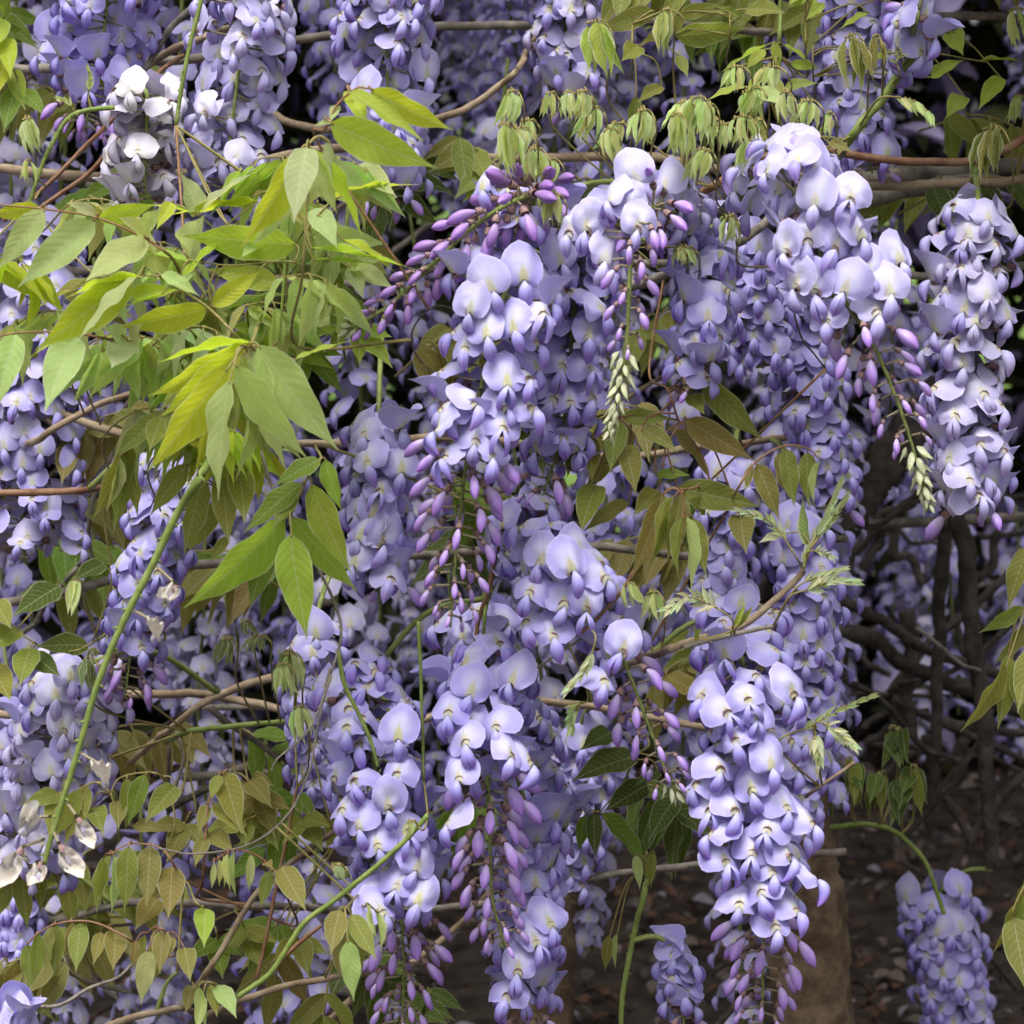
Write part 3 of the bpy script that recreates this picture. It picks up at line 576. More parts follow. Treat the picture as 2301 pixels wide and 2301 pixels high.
raceme('lavender raceme slanting down behind the thin red stem to a sparse budded tip', [(1150, 1190, 1.5), (1250, 1240), (1345, 1370), (1400, 1480), (1450, 1610), (1495, 1730), (1530, 1800)], 1.44, 130, n=58, op=.62, bud=.33, tilt=(1, 2, 0), deep=0.48, hand=HAND[18], seed=18)
raceme('hanging raceme with many half grown lilac buds round a green stalk', [(1085, 1490, 1.48), (1088, 1620), (1096, 1760), (1101, 1900), (1107, 2020), (1135, 2130)], 1.44, 150, n=66, op=.44, bud=.54, budsz=1.2, tilt=(1, 2, 2), deep=0.58, hand=HAND[19], seed=19)
raceme('broad lavender raceme crossed by the pale green shoot', [(820, 1530, 1.5), (835, 1680), (868, 1850), (898, 2020), (907, 2180), (903, 2330)], 1.47, 165, n=88, op=.66, bud=.33, tilt=(1, 2, 3), deep=0.56, hand=HAND[20], seed=20)
raceme('bluish lavender raceme tucked between central leaves and big central raceme', [(850, 950), (845, 1060), (850, 1180), (862, 1320)], 1.48, 118, n=40, op=.95, bud=.05, tilt=(0, 1, 2), deep=.45, hand=HAND[21], seed=21)
raceme('slightly wilted lilac raceme hanging from the green stalk at the right', [(2200, 470), (2190, 600), (2170, 800), (2180, 1000), (2195, 1150)], 1.50, 140, n=70, op=.97, bud=.03, tilt=(1, 2, 3), deep=.44, fade=.22, hand=HAND[22], seed=22)
raceme('lavender raceme low in the centre behind the half grown buds', [(1190, 1850), (1195, 2000), (1185, 2150), (1180, 2310)], 1.50, 120, n=46, op=.9, bud=.1, tilt=(1, 2, 2), deep=.52, hand=HAND[23], seed=23)
raceme('shaded violet raceme behind the long lavender raceme at the right', [(1790, 1180), (1810, 1350), (1810, 1520), (1800, 1700), (1790, 1880)], 1.62, 120, n=62, op=.97, bud=.03, tilt=(1, 2, 3), deep=.55, seed=24, detail=False)
raceme('lavender raceme behind the thin red stem and bumpy green stalk', [(1080, 1380), (1100, 1500), (1130, 1620), (1200, 1760), (1230, 1900)], 1.56, 150, n=56, op=.97, bud=.03, tilt=(1, 2, 2), deep=.5, seed=25)
raceme('shaded violet raceme behind the budded tip of the upper right raceme', [(1770, 600), (1790, 740), (1815, 880), (1840, 1000), (1860, 1150)], 1.66, 130, n=64, op=.97, bud=.03, deep=.56, seed=26, detail=False)
raceme('deep violet raceme with dark buds in the top left corner', [(250, -160), (245, -60), (235, 60), (215, 180), (190, 290)], 1.64, 165, n=64, op=.86, bud=.14, tilt=(0, 1, 2), deep=.78, dark=.4, hand=HAND[27], seed=27)
raceme('full pale lilac raceme beside the bumpy pale green stalk', [(560, -20), (545, 90), (530, 210), (515, 330), (505, 440)], 1.60, 150, n=62, op=1, bud=0, tilt=(0, 1, 2), deep=0.30, fade=.05, hand=HAND[28], seed=28)
raceme('faded white and cream raceme left of the full pale lilac one', [(330, 210), (330, 300), (325, 390), (330, 450)], 1.58, 138, n=36, op=1, bud=0, tilt=(1, 2, 3), deep=.32, fade=.6, hand=HAND[29], seed=29)
raceme('long pale raceme at the top behind the arching yellow leaf', [(850, -120), (865, 0), (870, 150), (875, 300), (880, 450)], 1.64, 148, n=76, op=.96, bud=.04, tilt=(0, 1, 2), deep=0.38, hand=HAND[30], seed=30)
raceme('soft lilac raceme at the top above the tan woody branch', [(1250, -150), (1262, -30), (1275, 100), (1290, 240)], 1.74, 125, n=44, op=.97, bud=.03, tilt=(1, 2, 3), deep=.45, fade=.12, seed=31)
raceme('lilac blossoms on the thick green shoot in the top right corner', [(2040, 120, 1.55), (2055, 60), (2070, 0), (2080, -70)], 1.48, 105, n=16, op=.75, bud=.25, tilt=(0, 1, 2), deep=.5, seed=32, roots=False)
raceme('lilac raceme behind the thick green shoot at the top right', [(1900, -140), (1915, 0), (1925, 130), (1935, 260), (1960, 390)], 1.66, 115, n=56, op=.97, bud=.03, deep=.46, seed=33, detail=False)
raceme('dull grey violet raceme hanging behind the leaves at the left edge', [(30, 530), (50, 700), (70, 880), (80, 1060), (70, 1250)], 1.72, 190, n=92, op=1, bud=0, tilt=(1, 2, 3), deep=.60, fade=.10, seed=34, detail=False)
raceme('violet raceme behind the long green stalk with withered flowers', [(400, 1050), (370, 1170), (330, 1300), (300, 1430), (280, 1570)], 1.56, 125, n=50, op=.8, bud=.2, tilt=(1, 2, 2), deep=.55, dark=.3, seed=35)
raceme('fading lilac raceme at the left under the dark green leaves', [(170, 1500), (150, 1620), (120, 1740), (90, 1850), (60, 1960)], 1.58, 165, n=66, op=1, bud=0, tilt=(1, 2, 3), deep=.52, fade=.20, seed=36)
raceme('upright lilac flowers peeping into the bottom left corner', [(20, 2380), (30, 2320), (40, 2260)], 1.42, 70, n=8, op=1, bud=0, tilt=(0, 0, 1), deep=.45, seed=37, roots=False)
raceme('shaded dusky raceme low on the right over the dark litter', [(2105, 2010), (2120, 2100), (2140, 2200), (2150, 2350)], 2.02, 125, size=1.08, n=58, op=1, bud=0, tilt=(1, 2, 3), deep=.66, fade=.05, seed=38, detail=False)
raceme('small lavender raceme beside the foot of the long right raceme', [(1520, 2130), (1530, 2230), (1540, 2340)], 1.52, 85, n=16, op=.7, bud=.3, deep=.52, seed=39)
raceme('shaded violet raceme at the left edge below the withered flowers', [(30, 1950), (40, 2060), (40, 2180)], 1.72, 90, n=30, op=1, bud=0, deep=.55, seed=40, detail=False)
raceme('dim violet raceme behind the lower buds in the centre', [(1300, 1650), (1310, 1780), (1290, 1900), (1270, 2010)], 1.72, 110, n=40, op=1, bud=0, deep=.5, seed=41, detail=False)
raceme('violet raceme behind the wiry thorny twig', [(700, 1420), (700, 1560), (710, 1700), (700, 1830)], 1.62, 105, n=44, op=1, bud=0, deep=.5, seed=42, detail=False)
raceme('violet raceme behind the short pale blue raceme', [(1660, 540), (1690, 680), (1720, 820)], 1.60, 115, n=36, op=1, bud=0, deep=.6, seed=43, detail=False)
raceme('lilac raceme behind the bronze leaves right of the centre', [(1650, 1050), (1640, 1180), (1630, 1320), (1620, 1450)], 1.62, 120, n=44, op=1, bud=0, deep=.46, seed=44, detail=False)

# ------------------------------------------------------------------ leaves
def leaflet_mb(fold, droop, wave, ph, hwid=.5, nu=6, nv=11, tipk=1.0):
    b = MB()
    def prof(v):
        f = (v ** .66) * (1 - v) ** (1.25); g = f / .287
        return max(0, g * (1 - .34 * ss(.66, .92, v) * tipk)) * hwid
    def fn(i, j):
        u = i * 2 - 1; v = j; w_ = prof(v) if 0 < v < 1 else .004
        x = u * w_; z = droop * 4 * v * (1 - v) * .25
        ang = fold * (1 - .35 * v); ax = abs(x)
        X = math.copysign(ax * math.cos(ang), x) if ax else 0; Z = ax * math.sin(ang)
        Z += wave * math.sin(v * 15 + ph + (1.7 if u > 0 else 0)) * abs(u) ** 2 * w_ * .5 - .05 * wave * (u * u)
        X += .03 * math.sin(v * 3 + ph)
        return (X, v, z + Z), (u, v), (x, w_)
    b.grid(fn, nu, nv, 0); return b
def pick(lst, rg): return lst[rg.randrange(len(lst))]
LF = {k: [] for k in ('flat', 'fold', 'shut')}
for k in range(5):
    LF['flat'].append(leaflet_mb(.22 + .05 * k, .12 + .07 * k, .28, k * 1.3))
    LF['fold'].append(leaflet_mb(.75 + .07 * k, .15 + .06 * k, .22, k * 1.3))
    LF['shut'].append(leaflet_mb(1.22 + .03 * k, .12 + .08 * k, .16, k * 1.9))
LFM = {k: [m.mesh('leaflet', [M_LEAF]) for m in v] for k, v in LF.items()}
LYM = {k: [m.mesh('leaflet', [M_YLEAF]) for m in v] for k, v in LF.items()}
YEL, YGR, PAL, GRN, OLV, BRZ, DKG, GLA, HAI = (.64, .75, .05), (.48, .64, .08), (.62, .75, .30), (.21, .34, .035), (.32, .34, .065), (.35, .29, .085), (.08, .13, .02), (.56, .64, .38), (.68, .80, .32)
def leaflet(root, TB, b, t, w, d, rg, col, kind='flat', toward=-1, rollsgn=None, dt=None, young=False, ratio=.36, flip=False):
    """b, t: base and tip in photograph pixels, w: width seen there"""
    L = math.hypot(t[0] - b[0], t[1] - b[1]); db = b[2] if len(b) > 2 else d
    nat = ratio * L; roll = 0; dd = 0
    if w < nat: roll = math.acos(max(.18, w / nat)) * (rollsgn or rg.choice((-1, 1)))
    elif w > nat * 1.1: dd = toward * math.sqrt((w / ratio) ** 2 - L * L) * mpp(d) * .9
    if dt is not None: dd = dt
    B = P(b[0], b[1], db); T = P(t[0], t[1], (t[2] if len(t) > 2 else db + dd)); Y = T - B; ln = Y.length
    view = (CAML - B).normalized(); n = view - Y * (view.dot(Y) / Y.length_squared)
    if n.length < 1e-4: n = Vector((0, 0, 1))
    n.normalize(); n = n + Vector((0, 0, .75)); n = n - Y * (n.dot(Y) / Y.length_squared); n.normalize(); n = Matrix.Rotation(roll + rg.uniform(-.12, .12), 3, Y.normalized()) @ n
    if n.z < -.25 and not flip: pass
    wid = max(w, nat if roll else w) * mpp(d) * .98
    M = frame(B, Y, n) @ Matrix.Diagonal((wid, ln, (wid + ln * .35) * .6 if kind == 'flat' else wid, 1))
    c = tuple(max(0, min(1, x * rg.uniform(.9, 1.1))) for x in col)
    return ob('leaflet', pick((LYM if young else LFM)[kind], rg), root, TB @ M, (*c, 1))
def leaf(label, rach, leaflets, d, col, stalk=M_RSTALK, wpx=6, group=None, kind='flat', young=False, conv=None, seed=None, roots=True, name='compound_leaf', cat='leaf', ks=K):
    """rach: stalk points base first; leaflets: (base, tip, width[, colour[, kind[, extra depth]]])"""
    rg = random.Random(seed if seed is not None else len(bpy.data.objects))
    cv = conv or (lambda q: q)
    rp = cv(rach); W = [P(p[0], p[1], p[2] if len(p) > 2 else d) for p in rp]
    pre = []
    if roots:
        q = nearest_reg(W[0], .10, False); pre = [q] if q is not None and (q - W[0]).length > .004 else ([W[0] + Vector((0, .05, -.03))] if q is None else [])
    path = spline(pre + W, 7); base = path[0].copy()
    root = bpy.data.objects.new(name, None); COL.objects.link(root); root.location = base; root.empty_display_size = .02; tag(root, label, cat, group)
    TB = Matrix.Translation(-base); r = wpx * mpp(d) / 2
    b = MB(); b.tube([p - base for p in path], lambda t: r * lerp(1.1, .6, t), 6); jobs = []
    for lf in leaflets:
        bt = cv([lf[0], lf[1]]); c = lf[3] if len(lf) > 3 and lf[3] else col; kd = lf[4] if len(lf) > 4 and lf[4] else kind; ex = lf[5] if len(lf) > 5 else rg.uniform(-.008, .008)
        leaflet(root, TB, (*bt[0][:2], d + ex), bt[1][:2], lf[2] * ks, d, rg, c, kd, young=young)
        q = P(*bt[0][:2], d + ex); near = min(path, key=lambda z: (z - q).length); gap = (near - q).length
        if gap > .0008:      # the leaflet's own little stalk
            T = P(*bt[1][:2], d + ex) - q; md = near.lerp(q, .55) - T.normalized() * gap * .18 + Vector((0, 0, .12 * gap)); e = q + T * .04
            b.tube([z - base for z in spline([near, md, q, e], 4)], lambda t: min(r, .0011) * lerp(.75, .5, t), 5)
    ob('leaf_stalk', b.mesh('leaf_stalk', [stalk]), root)
    along.c.clear(); return root

# --- bright leaves, upper left
leaf('bright pale green compound leaf reaching out past the left edge', [(1000, 1440, 1.47), (920, 1385), (780, 1290), (520, 1180), (240, 1135), (0, 1112), (-120, 1100)],
     [((245, 1140), (-20, 1470), 150, PAL), ((515, 1192), (95, 1565), 190, PAL), ((795, 1297), (460, 1530), 190, PAL), ((520, 1165), (355, 1100), 80, GLA), ((220, 1130), (-70, 1165), 60, YEL), ((535, 1185), (850, 1105), 80, YEL),
      ((780, 1285), (640, 1180), 110, PAL), ((785, 1280), (880, 1120), 130, PAL), ((-100, 1100), (-300, 1180), 120, PAL)], 1.37, PAL, M_BSTALK, 7, conv=c11, seed=1)
leaf('yellow green leaf spreading flat above the middle of the bright leaf mass', [(1420, 1600, 1.5), (1300, 1400), (1160, 1240), (1060, 1160), (940, 1100)],
     [((1075, 1165), (980, 930), 150, GLA), ((1085, 1165), (1405, 920), 90, GLA), ((1400, 1095), (915, 1165), 60, YEL), ((1060, 1160), (790, 1110), 75, YEL), ((930, 1098), (850, 1250), 90, YEL), ((1030, 1405), (1110, 1170), 210, GLA), ((1240, 1390), (1440, 1280), 110, PAL)], 1.42, YEL, M_RSTALK, 6, conv=c11, seed=2)
leaf('glowing yellow green leaf held edge on among the bright leaves', [(1700, 1500, 1.5), (1610, 1430), (1500, 1420), (1250, 1440), (1020, 1410)],
     [((1610, 1330), (980, 1280), 110, YGR), ((1020, 1420), (765, 1380), 75, YGR), ((985, 1515), (1258, 1245), 100, YEL), ((1515, 1545), (1120, 1455), 140, YGR), ((1155, 1665), (1420, 1465), 110, YEL), ((1215, 1685), (1605, 1590), 95, GRN), ((1430, 1300), (1310, 1400), 90, PAL)], 1.39, YGR, M_RSTALK, 6, conv=c11, seed=3)
leaf('drooping hand shaped leaf with pale underside atop the bright leaf mass', [(1620, 1880, 1.42), (1640, 1500), (1668, 1100), (1680, 880), (1670, 790)],
     [((1640, 800), (1310, 1350), 130, YEL), ((1662, 800), (1600, 1215), 190, GLA, 'flat', -.015), ((1690, 800), (1970, 1290), 120, YEL), ((1575, 1000), (1365, 1345), 100, PAL), ((1700, 830), (1830, 1160), 110, PAL), ((1770, 768), (1860, 1040), 90, GLA, 'fold'), ((1790, 770), (1800, 1010), 70, GLA, 'fold')], 1.34, YEL, M_RSTALK, 8, conv=c11, seed=4)
leaf('arching yellow leaf standing clear against the pale top raceme', [(1740, 800, 1.38), (1765, 700), (1830, 570), (1932, 480), (1990, 480), (2040, 485)],
     [((1890, 490), (2000, 690), 120, YEL, 'flat', .01), ((1895, 492), (2300, 770), 150, YGR, 'flat', -.01), ((2010, 482), (2460, 712), 95, YEL), ((1790, 665), (2370, 912), 150, YGR, 'flat', -.015), ((1800, 660), (1705, 680), 40, PAL), ((1835, 570), (1790, 660), 60, PAL)], 1.34, YEL, M_BSTALK, 7, conv=c11, seed=5)
leaf('bright leaf pointing right over the shaded top raceme', [(1600, 1350, 1.45), (1700, 1200), (1790, 1100), (1860, 1060)],
     [((1790, 1080), (2270, 1000), 90, YEL), ((1790, 1060), (2160, 1070), 130, PAL, 'flat', .02), ((1930, 900), (2150, 1070), 150, PAL, 'flat', .02), ((1700, 1130), (1830, 1350), 140, PAL), ((1690, 1270), (2110, 1330), 110, PAL), ((1690, 1345), (2250, 1460), 100, YGR), ((1700, 1410), (2100, 1440), 80, YGR), ((1860, 1300), (2150, 1480), 100, YEL)], 1.40, PAL, M_RSTALK, 6, conv=c11, seed=6)
leaf('pale yellow leaf drooping left from a green rachis', [(1420, 1950, 1.45), (1310, 1850), (1130, 1670), (960, 1560), (860, 1500), (760, 1497)],
     [((745, 1502), (415, 1855), 140, PAL, 'flat', -.02), ((725, 1510), (190, 1895), 140, YEL), ((770, 1503), (335, 1628), 65, YEL), ((700, 1600), (975, 1572), 85, YEL), ((870, 1490), (1085, 1605), 95, PAL), ((1130, 1680), (630, 1775), 85, YEL), ((885, 1590), (600, 1705), 70, YGR), ((965, 1560), (1060, 1480), 70, PAL)], 1.36, YEL, M_RSTALK, 7, conv=c11, seed=7)
leaf('dull green leaf in the shade of the bright leaves', [(900, 1600, 1.56), (780, 1520), (640, 1480)],
     [((600, 1510), (180, 1685), 115, OLV), ((640, 1480), (400, 1560), 80, OLV), ((720, 1500), (560, 1620), 80, GRN), ((760, 1520), (860, 1640), 80, GRN)], 1.50, OLV, conv=c11, seed=8)
leaf('pale compound leaf hanging broad leaflets at the left edge', [(760, 1890, 1.46), (590, 1842), (450, 1815), (300, 1800), (80, 1808), (-60, 1840)],
     [((82, 1812), (-20, 2240), 175, PAL), ((398, 1815), (245, 2240), 215, PAL), ((380, 1815), (155, 1945), 65, YEL), ((700, 1855), (605, 2000), 170, GLA), ((690, 1850), (550, 1770), 130, GLA), ((-40, 1835), (-160, 2100), 150, PAL), ((560, 1830), (480, 1760), 60, PAL), ((715, 1850), (770, 1760), 110, GLA)], 1.37, PAL, M_BSTALK, 7, conv=c11, seed=9)
for k, (x, y, l, wd) in enumerate([(960, 1600, 380, 300), (900, 1750, 300, 260), (1120, 1600, 300, 200), (840, 1880, 320, 260), (1240, 1840, 280, 240), (1000, 1820, 260, 220)]):
    rg = random.Random(50 + k); lv = []
    for j in range(7):
        a = lerp(-.75, .75, j / 6) + rg.uniform(-.1, .1); bx = x + wd * .25 * math.sin(a); by = y + 30 * abs(a)
        lv.append(((bx, by), (bx + l * .35 * math.sin(a) + rg.uniform(-20, 20), by + l * math.cos(a * .6)), 70 + rg.uniform(-15, 25), rg.choice((YGR, PAL, OLV, GRN)), rg.choice(('flat', 'fold'))))
    leaf('drooping half folded leaf in the heart of the bright leaf mass', [(x + 180, y + 160, 1.5), (x + 90, y - 20), (x, y - 10)], lv, 1.43 + .01 * k, YGR, conv=c11, seed=60 + k, group='half folded leaves in the bright leaf mass')
branch('leaf_stem', 'dark green upright stem standing within the bright leaf mass', c11([(1580, 1000), (1565, 1150), (1540, 1480), (1520, 1800), (1500, 2200)]), 8, M_GSTEM, 1.41)
# more greens filling the mass on its right side
for k, (x, y, dx, dy) in enumerate([(1780, 1420, 60, 330), (1560, 1880, 400, -110), (1330, 1960, 330, -180), (1700, 1760, 240, -90), (1500, 1760, 300, 60), (1850, 1650, 160, 260), (1400, 1800, -200, 120), (1650, 1900, 220, 240), (1900, 1450, 250, 120), (1950, 1800, 180, 200), (1300, 1700, -240, -60)]):
    rg = random.Random(80 + k)
    lv = [((x, y), (x + dx, y + dy), 120, None), ((x, y), (x + dx * .5 - dy * .45, y + dy * .5 + dx * .45), 100, None), ((x, y), (x + dx * .5 + dy * .45, y + dy * .5 - dx * .4), 100, None), ((x - dx * .3, y - dy * .3), (x - dx * .3 + dy * .6, y + dy * .2 - dx * .3), 90, None), ((x - dx * .3, y - dy * .3), (x - dx * .3 - dy * .6, y + dy * .2 + dx * .5), 90, None)]
    leaf('mid green leaf at the right side of the bright leaf mass', [(x - dx * .6, y - dy * .5, 1.52), (x - dx * .3, y - dy * .3), (x, y)], lv, 1.455 + .008 * (k % 4), rg.choice((YGR, GRN, GRN, PAL, YGR)), conv=c11, seed=90 + k, group='mid green leaves beside the bright mass')
leaf('bright yellow leaf glowing behind the violet raceme in the top left corner', [(140, 520, 1.75), (90, 420), (40, 260), (20, 80)], [((40, 300), (-40, 560), 120, YEL), ((30, 200), (60, 430), 110, YEL), ((20, 100), (-60, 300), 110, YGR), ((60, 380), (140, 600), 110, YGR), ((20, 90), (70, -60), 90, GRN), ((90, 460), (20, 720), 120, GRN), ((110, 480), (250, 640), 100, GRN)], 1.70, YEL, conv=c11, seed=11)
rb = random.Random(314)
for k in range(26):        # slender drooping leaves that fill out the bright spray
    x, y = rb.choice(((rb.uniform(20, 640), rb.uniform(430, 760)), (rb.uniform(280, 800), rb.uniform(560, 900)), (rb.uniform(240, 560), rb.uniform(760, 1000)), (rb.uniform(560, 780), rb.uniform(330, 560)))); d = rb.uniform(1.385, 1.45)
    sx = rb.choice((-1, -1, 1)); cc, cn = rb.choice(((PAL, 'pale green'), (YEL, 'yellow'), (YGR, 'lime green'), (PAL, 'pale green'), (GLA, 'silvery green')))
    rp = [(x - sx * 150, y + 60, d + .05), (x - sx * 80, y - 5, d), (x, y - 15, d), (x + sx * 55, y + 20, d)]; lv = []
    for j in range(5):
        t = j / 4; bx, by = x - sx * 70 + sx * 125 * t, y - 12 + 26 * t * t
        for q in (-1, 1):
            a = 1.57 - sx * (.75 - .35 * t) * q * rb.uniform(.6, 1.1) - sx * .25; ll = rb.uniform(105, 165) * (1 - .2 * abs(t - .5))
            lv.append(((bx, by), (bx + math.cos(a) * ll, by + math.sin(a) * ll), ll * rb.uniform(.20, .29), tuple(c * rb.uniform(.85, 1.1) for c in cc), rb.choice(('flat', 'flat', 'fold'))))
    leaf('slender drooping ' + cn + ' leaf filling out the bright spray of leaves', rp, lv, d, cc, M_RSTALK, 5, seed=3100 + k, group='slender ' + cn + ' leaves in the bright spray', ks=1)
# --- drooping leaf, centre left
leaf('large drooping yellow green leaf with long pointed leaflets in the centre left', [(1420, -60, 1.45), (1370, 45), (1320, 110), (1270, 170), (1240, 245)],
     [((1370, 45), (855, 157), 70, YEL), ((1350, 58), (800, 338), 95, YEL), ((1295, 92), (870, 455), 120, YEL), ((1240, 185), (795, 745), 125, YEL, 'flat', -.02), ((1248, 250), (1180, 905), 155, PAL, 'flat', -.03), ((1345, 330), (1280, 800), 95, PAL, 'fold'),
      ((1280, 165), (1670, 682), 125, PAL, 'flat', -.02), ((1390, 90), (1545, 745), 160, PAL), ((1400, 60), (1835, 632), 200, PAL, 'flat', -.012), ((1370, 345), (1430, 660), 120, OLV), ((1330, 110), (1280, 480), 90, OLV), ((1600, 140), (1905, 35), 75, YGR)], 1.34, PAL, M_RSTALK, 8, conv=c21, seed=10)
leaf('olive leaf drooping in the shade left of the large drooping leaf', [(1150, 480, 1.46), (1000, 430), (870, 440), (760, 560), (690, 640)],
     [((870, 440), (605, 695), 130, OLV), ((720, 600), (500, 1005), 100, OLV), ((650, 670), (575, 965), 80, PAL, 'fold'), ((690, 630), (615, 1085), 105, OLV), ((765, 560), (740, 875), 90, PAL, 'fold'), ((700, 720), (750, 1000), 70, OLV), ((880, 450), (810, 640), 120, OLV), ((950, 450), (940, 640), 120, OLV), ((1050, 440), (900, 680), 120, PAL)], 1.39, OLV, M_BSTALK, 6, conv=c21, seed=12)
leaf('olive green leaf hanging under the large drooping leaf', [(1250, 560, 1.47), (1180, 640), (1100, 740), (1080, 790)],
     [((1020, 710), (810, 985), 120, OLV), ((1100, 785), (998, 1205), 110, OLV), ((1180, 900), (1015, 1195), 105, OLV), ((1200, 780), (1245, 1145), 150, OLV), ((1140, 660), (1020, 720), 90, OLV), ((1290, 740), (1330, 1030), 160, OLV), ((1240, 1100), (1130, 1240), 60, OLV)], 1.41, OLV, M_BSTALK, 6, conv=c21, seed=13)
leaf('fresh green leaf with a wavy hanging leaflet beside the thorny twig', [(1800, 620, 1.46), (1740, 680), (1660, 800), (1580, 985)],
     [((1550, 1002), (990, 1490), 125, YGR), ((1580, 1085), (1660, 1662), 205, YGR, 'flat', -.02), ((1590, 990), (1940, 1405), 105, YGR), ((1690, 815), (1905, 1305), 130, YGR), ((1640, 810), (1320, 1085), 150, GRN), ((1765, 680), (1850, 965), 85, YGR), ((1740, 680), (1480, 830), 120, GRN), ((1470, 1130), (1355, 1495), 150, GRN), ((1600, 860), (1480, 1060), 110, OLV), ((1380, 1230), (1225, 1400), 60, PAL)], 1.38, YGR, M_RSTALK, 7, conv=c21, seed=14)
# --- left edge, shaded
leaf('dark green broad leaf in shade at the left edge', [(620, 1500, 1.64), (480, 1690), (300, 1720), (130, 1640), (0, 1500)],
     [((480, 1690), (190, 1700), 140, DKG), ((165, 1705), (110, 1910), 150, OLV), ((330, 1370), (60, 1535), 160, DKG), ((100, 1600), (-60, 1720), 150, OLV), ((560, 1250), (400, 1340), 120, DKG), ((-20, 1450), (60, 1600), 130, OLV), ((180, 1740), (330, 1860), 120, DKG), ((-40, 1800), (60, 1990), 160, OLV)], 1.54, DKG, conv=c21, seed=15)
leaf('single heart shaped young leaf with folded pleats at the left', [(470, 1500, 1.52), (450, 1420), (420, 1335)], [((415, 1338), (385, 1535), 90, HAI, 'fold'), ((430, 1338), (400, 1530), 70, HAI, 'fold'), ((395, 1338), (370, 1525), 80, HAI, 'fold')], 1.46, HAI, conv=c21, seed=16, young=True)
# --- bronze leaves right of centre
leaf('bronze green leaf with large leaflets right of the central raceme', [(1900, 250, 1.55), (1860, 330), (1750, 440), (1640, 440), (1555, 450)],
     [((1560, 452), (1842, 462), 95, OLV), ((1580, 600), (1645, 875), 140, BRZ), ((1600, 620), (1340, 865), 120, OLV), ((1420, 820), (1345, 1085), 165, OLV), ((1600, 910), (1350, 1075), 110, BRZ), ((1765, 850), (1620, 985), 130, OLV), ((1540, 470), (1500, 760), 130, OLV), ((1400, 560), (1400, 800), 110, OLV), ((1300, 620), (1270, 780), 80, OLV)], 1.48, OLV, M_BSTALK, 7, conv=c22, seed=17)
leaf('bronze leaf stretching four long leaflets over the shaded violet racemes', [(-100, 200, 1.56), (0, 300), (60, 470), (100, 460)],
     [((195, 250), (525, 582), 105, OLV), ((100, 460), (472, 692), 120, BRZ), ((-10, 500), (245, 805), 120, BRZ), ((-140, 520), (60, 640), 110, BRZ), ((120, 330), (200, 440), 100, OLV), ((-60, 760), (125, 770), 80, GRN), ((55, 830), (512, 945), 140, OLV), ((390, 985), (432, 1195), 160, BRZ), ((200, 960), (110, 900), 100, OLV)], 1.47, BRZ, M_BSTALK, 7, conv=c23, seed=18)
leaf('arched bronze leaf dangling oval leaflets above the budding twig', [(300, 1000, 1.52), (370, 860), (480, 695), (630, 610), (760, 622), (830, 690)],
     [((480, 705), (612, 1015), 130, BRZ), ((640, 620), (690, 945), 110, OLV), ((760, 640), (765, 935), 105, OLV), ((825, 690), (795, 930), 70, HAI, 'fold'), ((450, 730), (430, 850), 60, BRZ), ((610, 640), (660, 900), 60, BRZ)], 1.42, BRZ, M_BSTALK, 6, conv=c23, seed=19)
leaf('bronze leaf of limp folded leaflets drooping over lilac flowers', [(250, 780, 1.52), (160, 830), (90, 860), (95, 985)],
     [((65, 865), (0, 1245), 120, BRZ), ((-30, 870), (-190, 1330), 140, BRZ), ((100, 990), (130, 1405), 105, HAI, 'fold'), ((140, 1000), (212, 1315), 115, OLV), ((80, 1000), (55, 1320), 70, OLV, 'fold'), ((-20, 870), (-100, 1270), 60, OLV, 'fold'), ((40, 880), (-70, 1150), 70, OLV, 'fold')], 1.41, BRZ, M_BSTALK, 6, conv=c23, seed=20)
# --- right edge
leaf('olive leaf hanging in from the right edge below the pole', [(2100, 1300, 1.5), (2000, 1400), (1932, 1480)],
     [((1960, 1150), (1850, 1500), 130, OLV), ((1932, 1485), (1688, 1622), 45, OLV), ((1960, 1560), (1770, 1800), 50, OLV), ((1850, 1740), (1790, 2150), 110, OLV), ((1840, 1800), (1590, 2160), 60, OLV), ((1990, 1700), (1900, 2060), 150, OLV), ((1870, 1790), (1990, 2200), 150, OLV)], 1.50, OLV, conv=c23, seed=21)
leaf('olive leaf hanging low at the right edge over the dusky raceme', [(2100, 1080, 1.5), (1980, 1120), (1900, 1260), (1870, 1330)],
     [((1930, 1180), (1760, 1560), 60, OLV), ((1880, 1350), (1950, 1780), 180, OLV), ((1960, 1230), (1900, 1500), 90, OLV)], 1.50, OLV, conv=c33, seed=22)
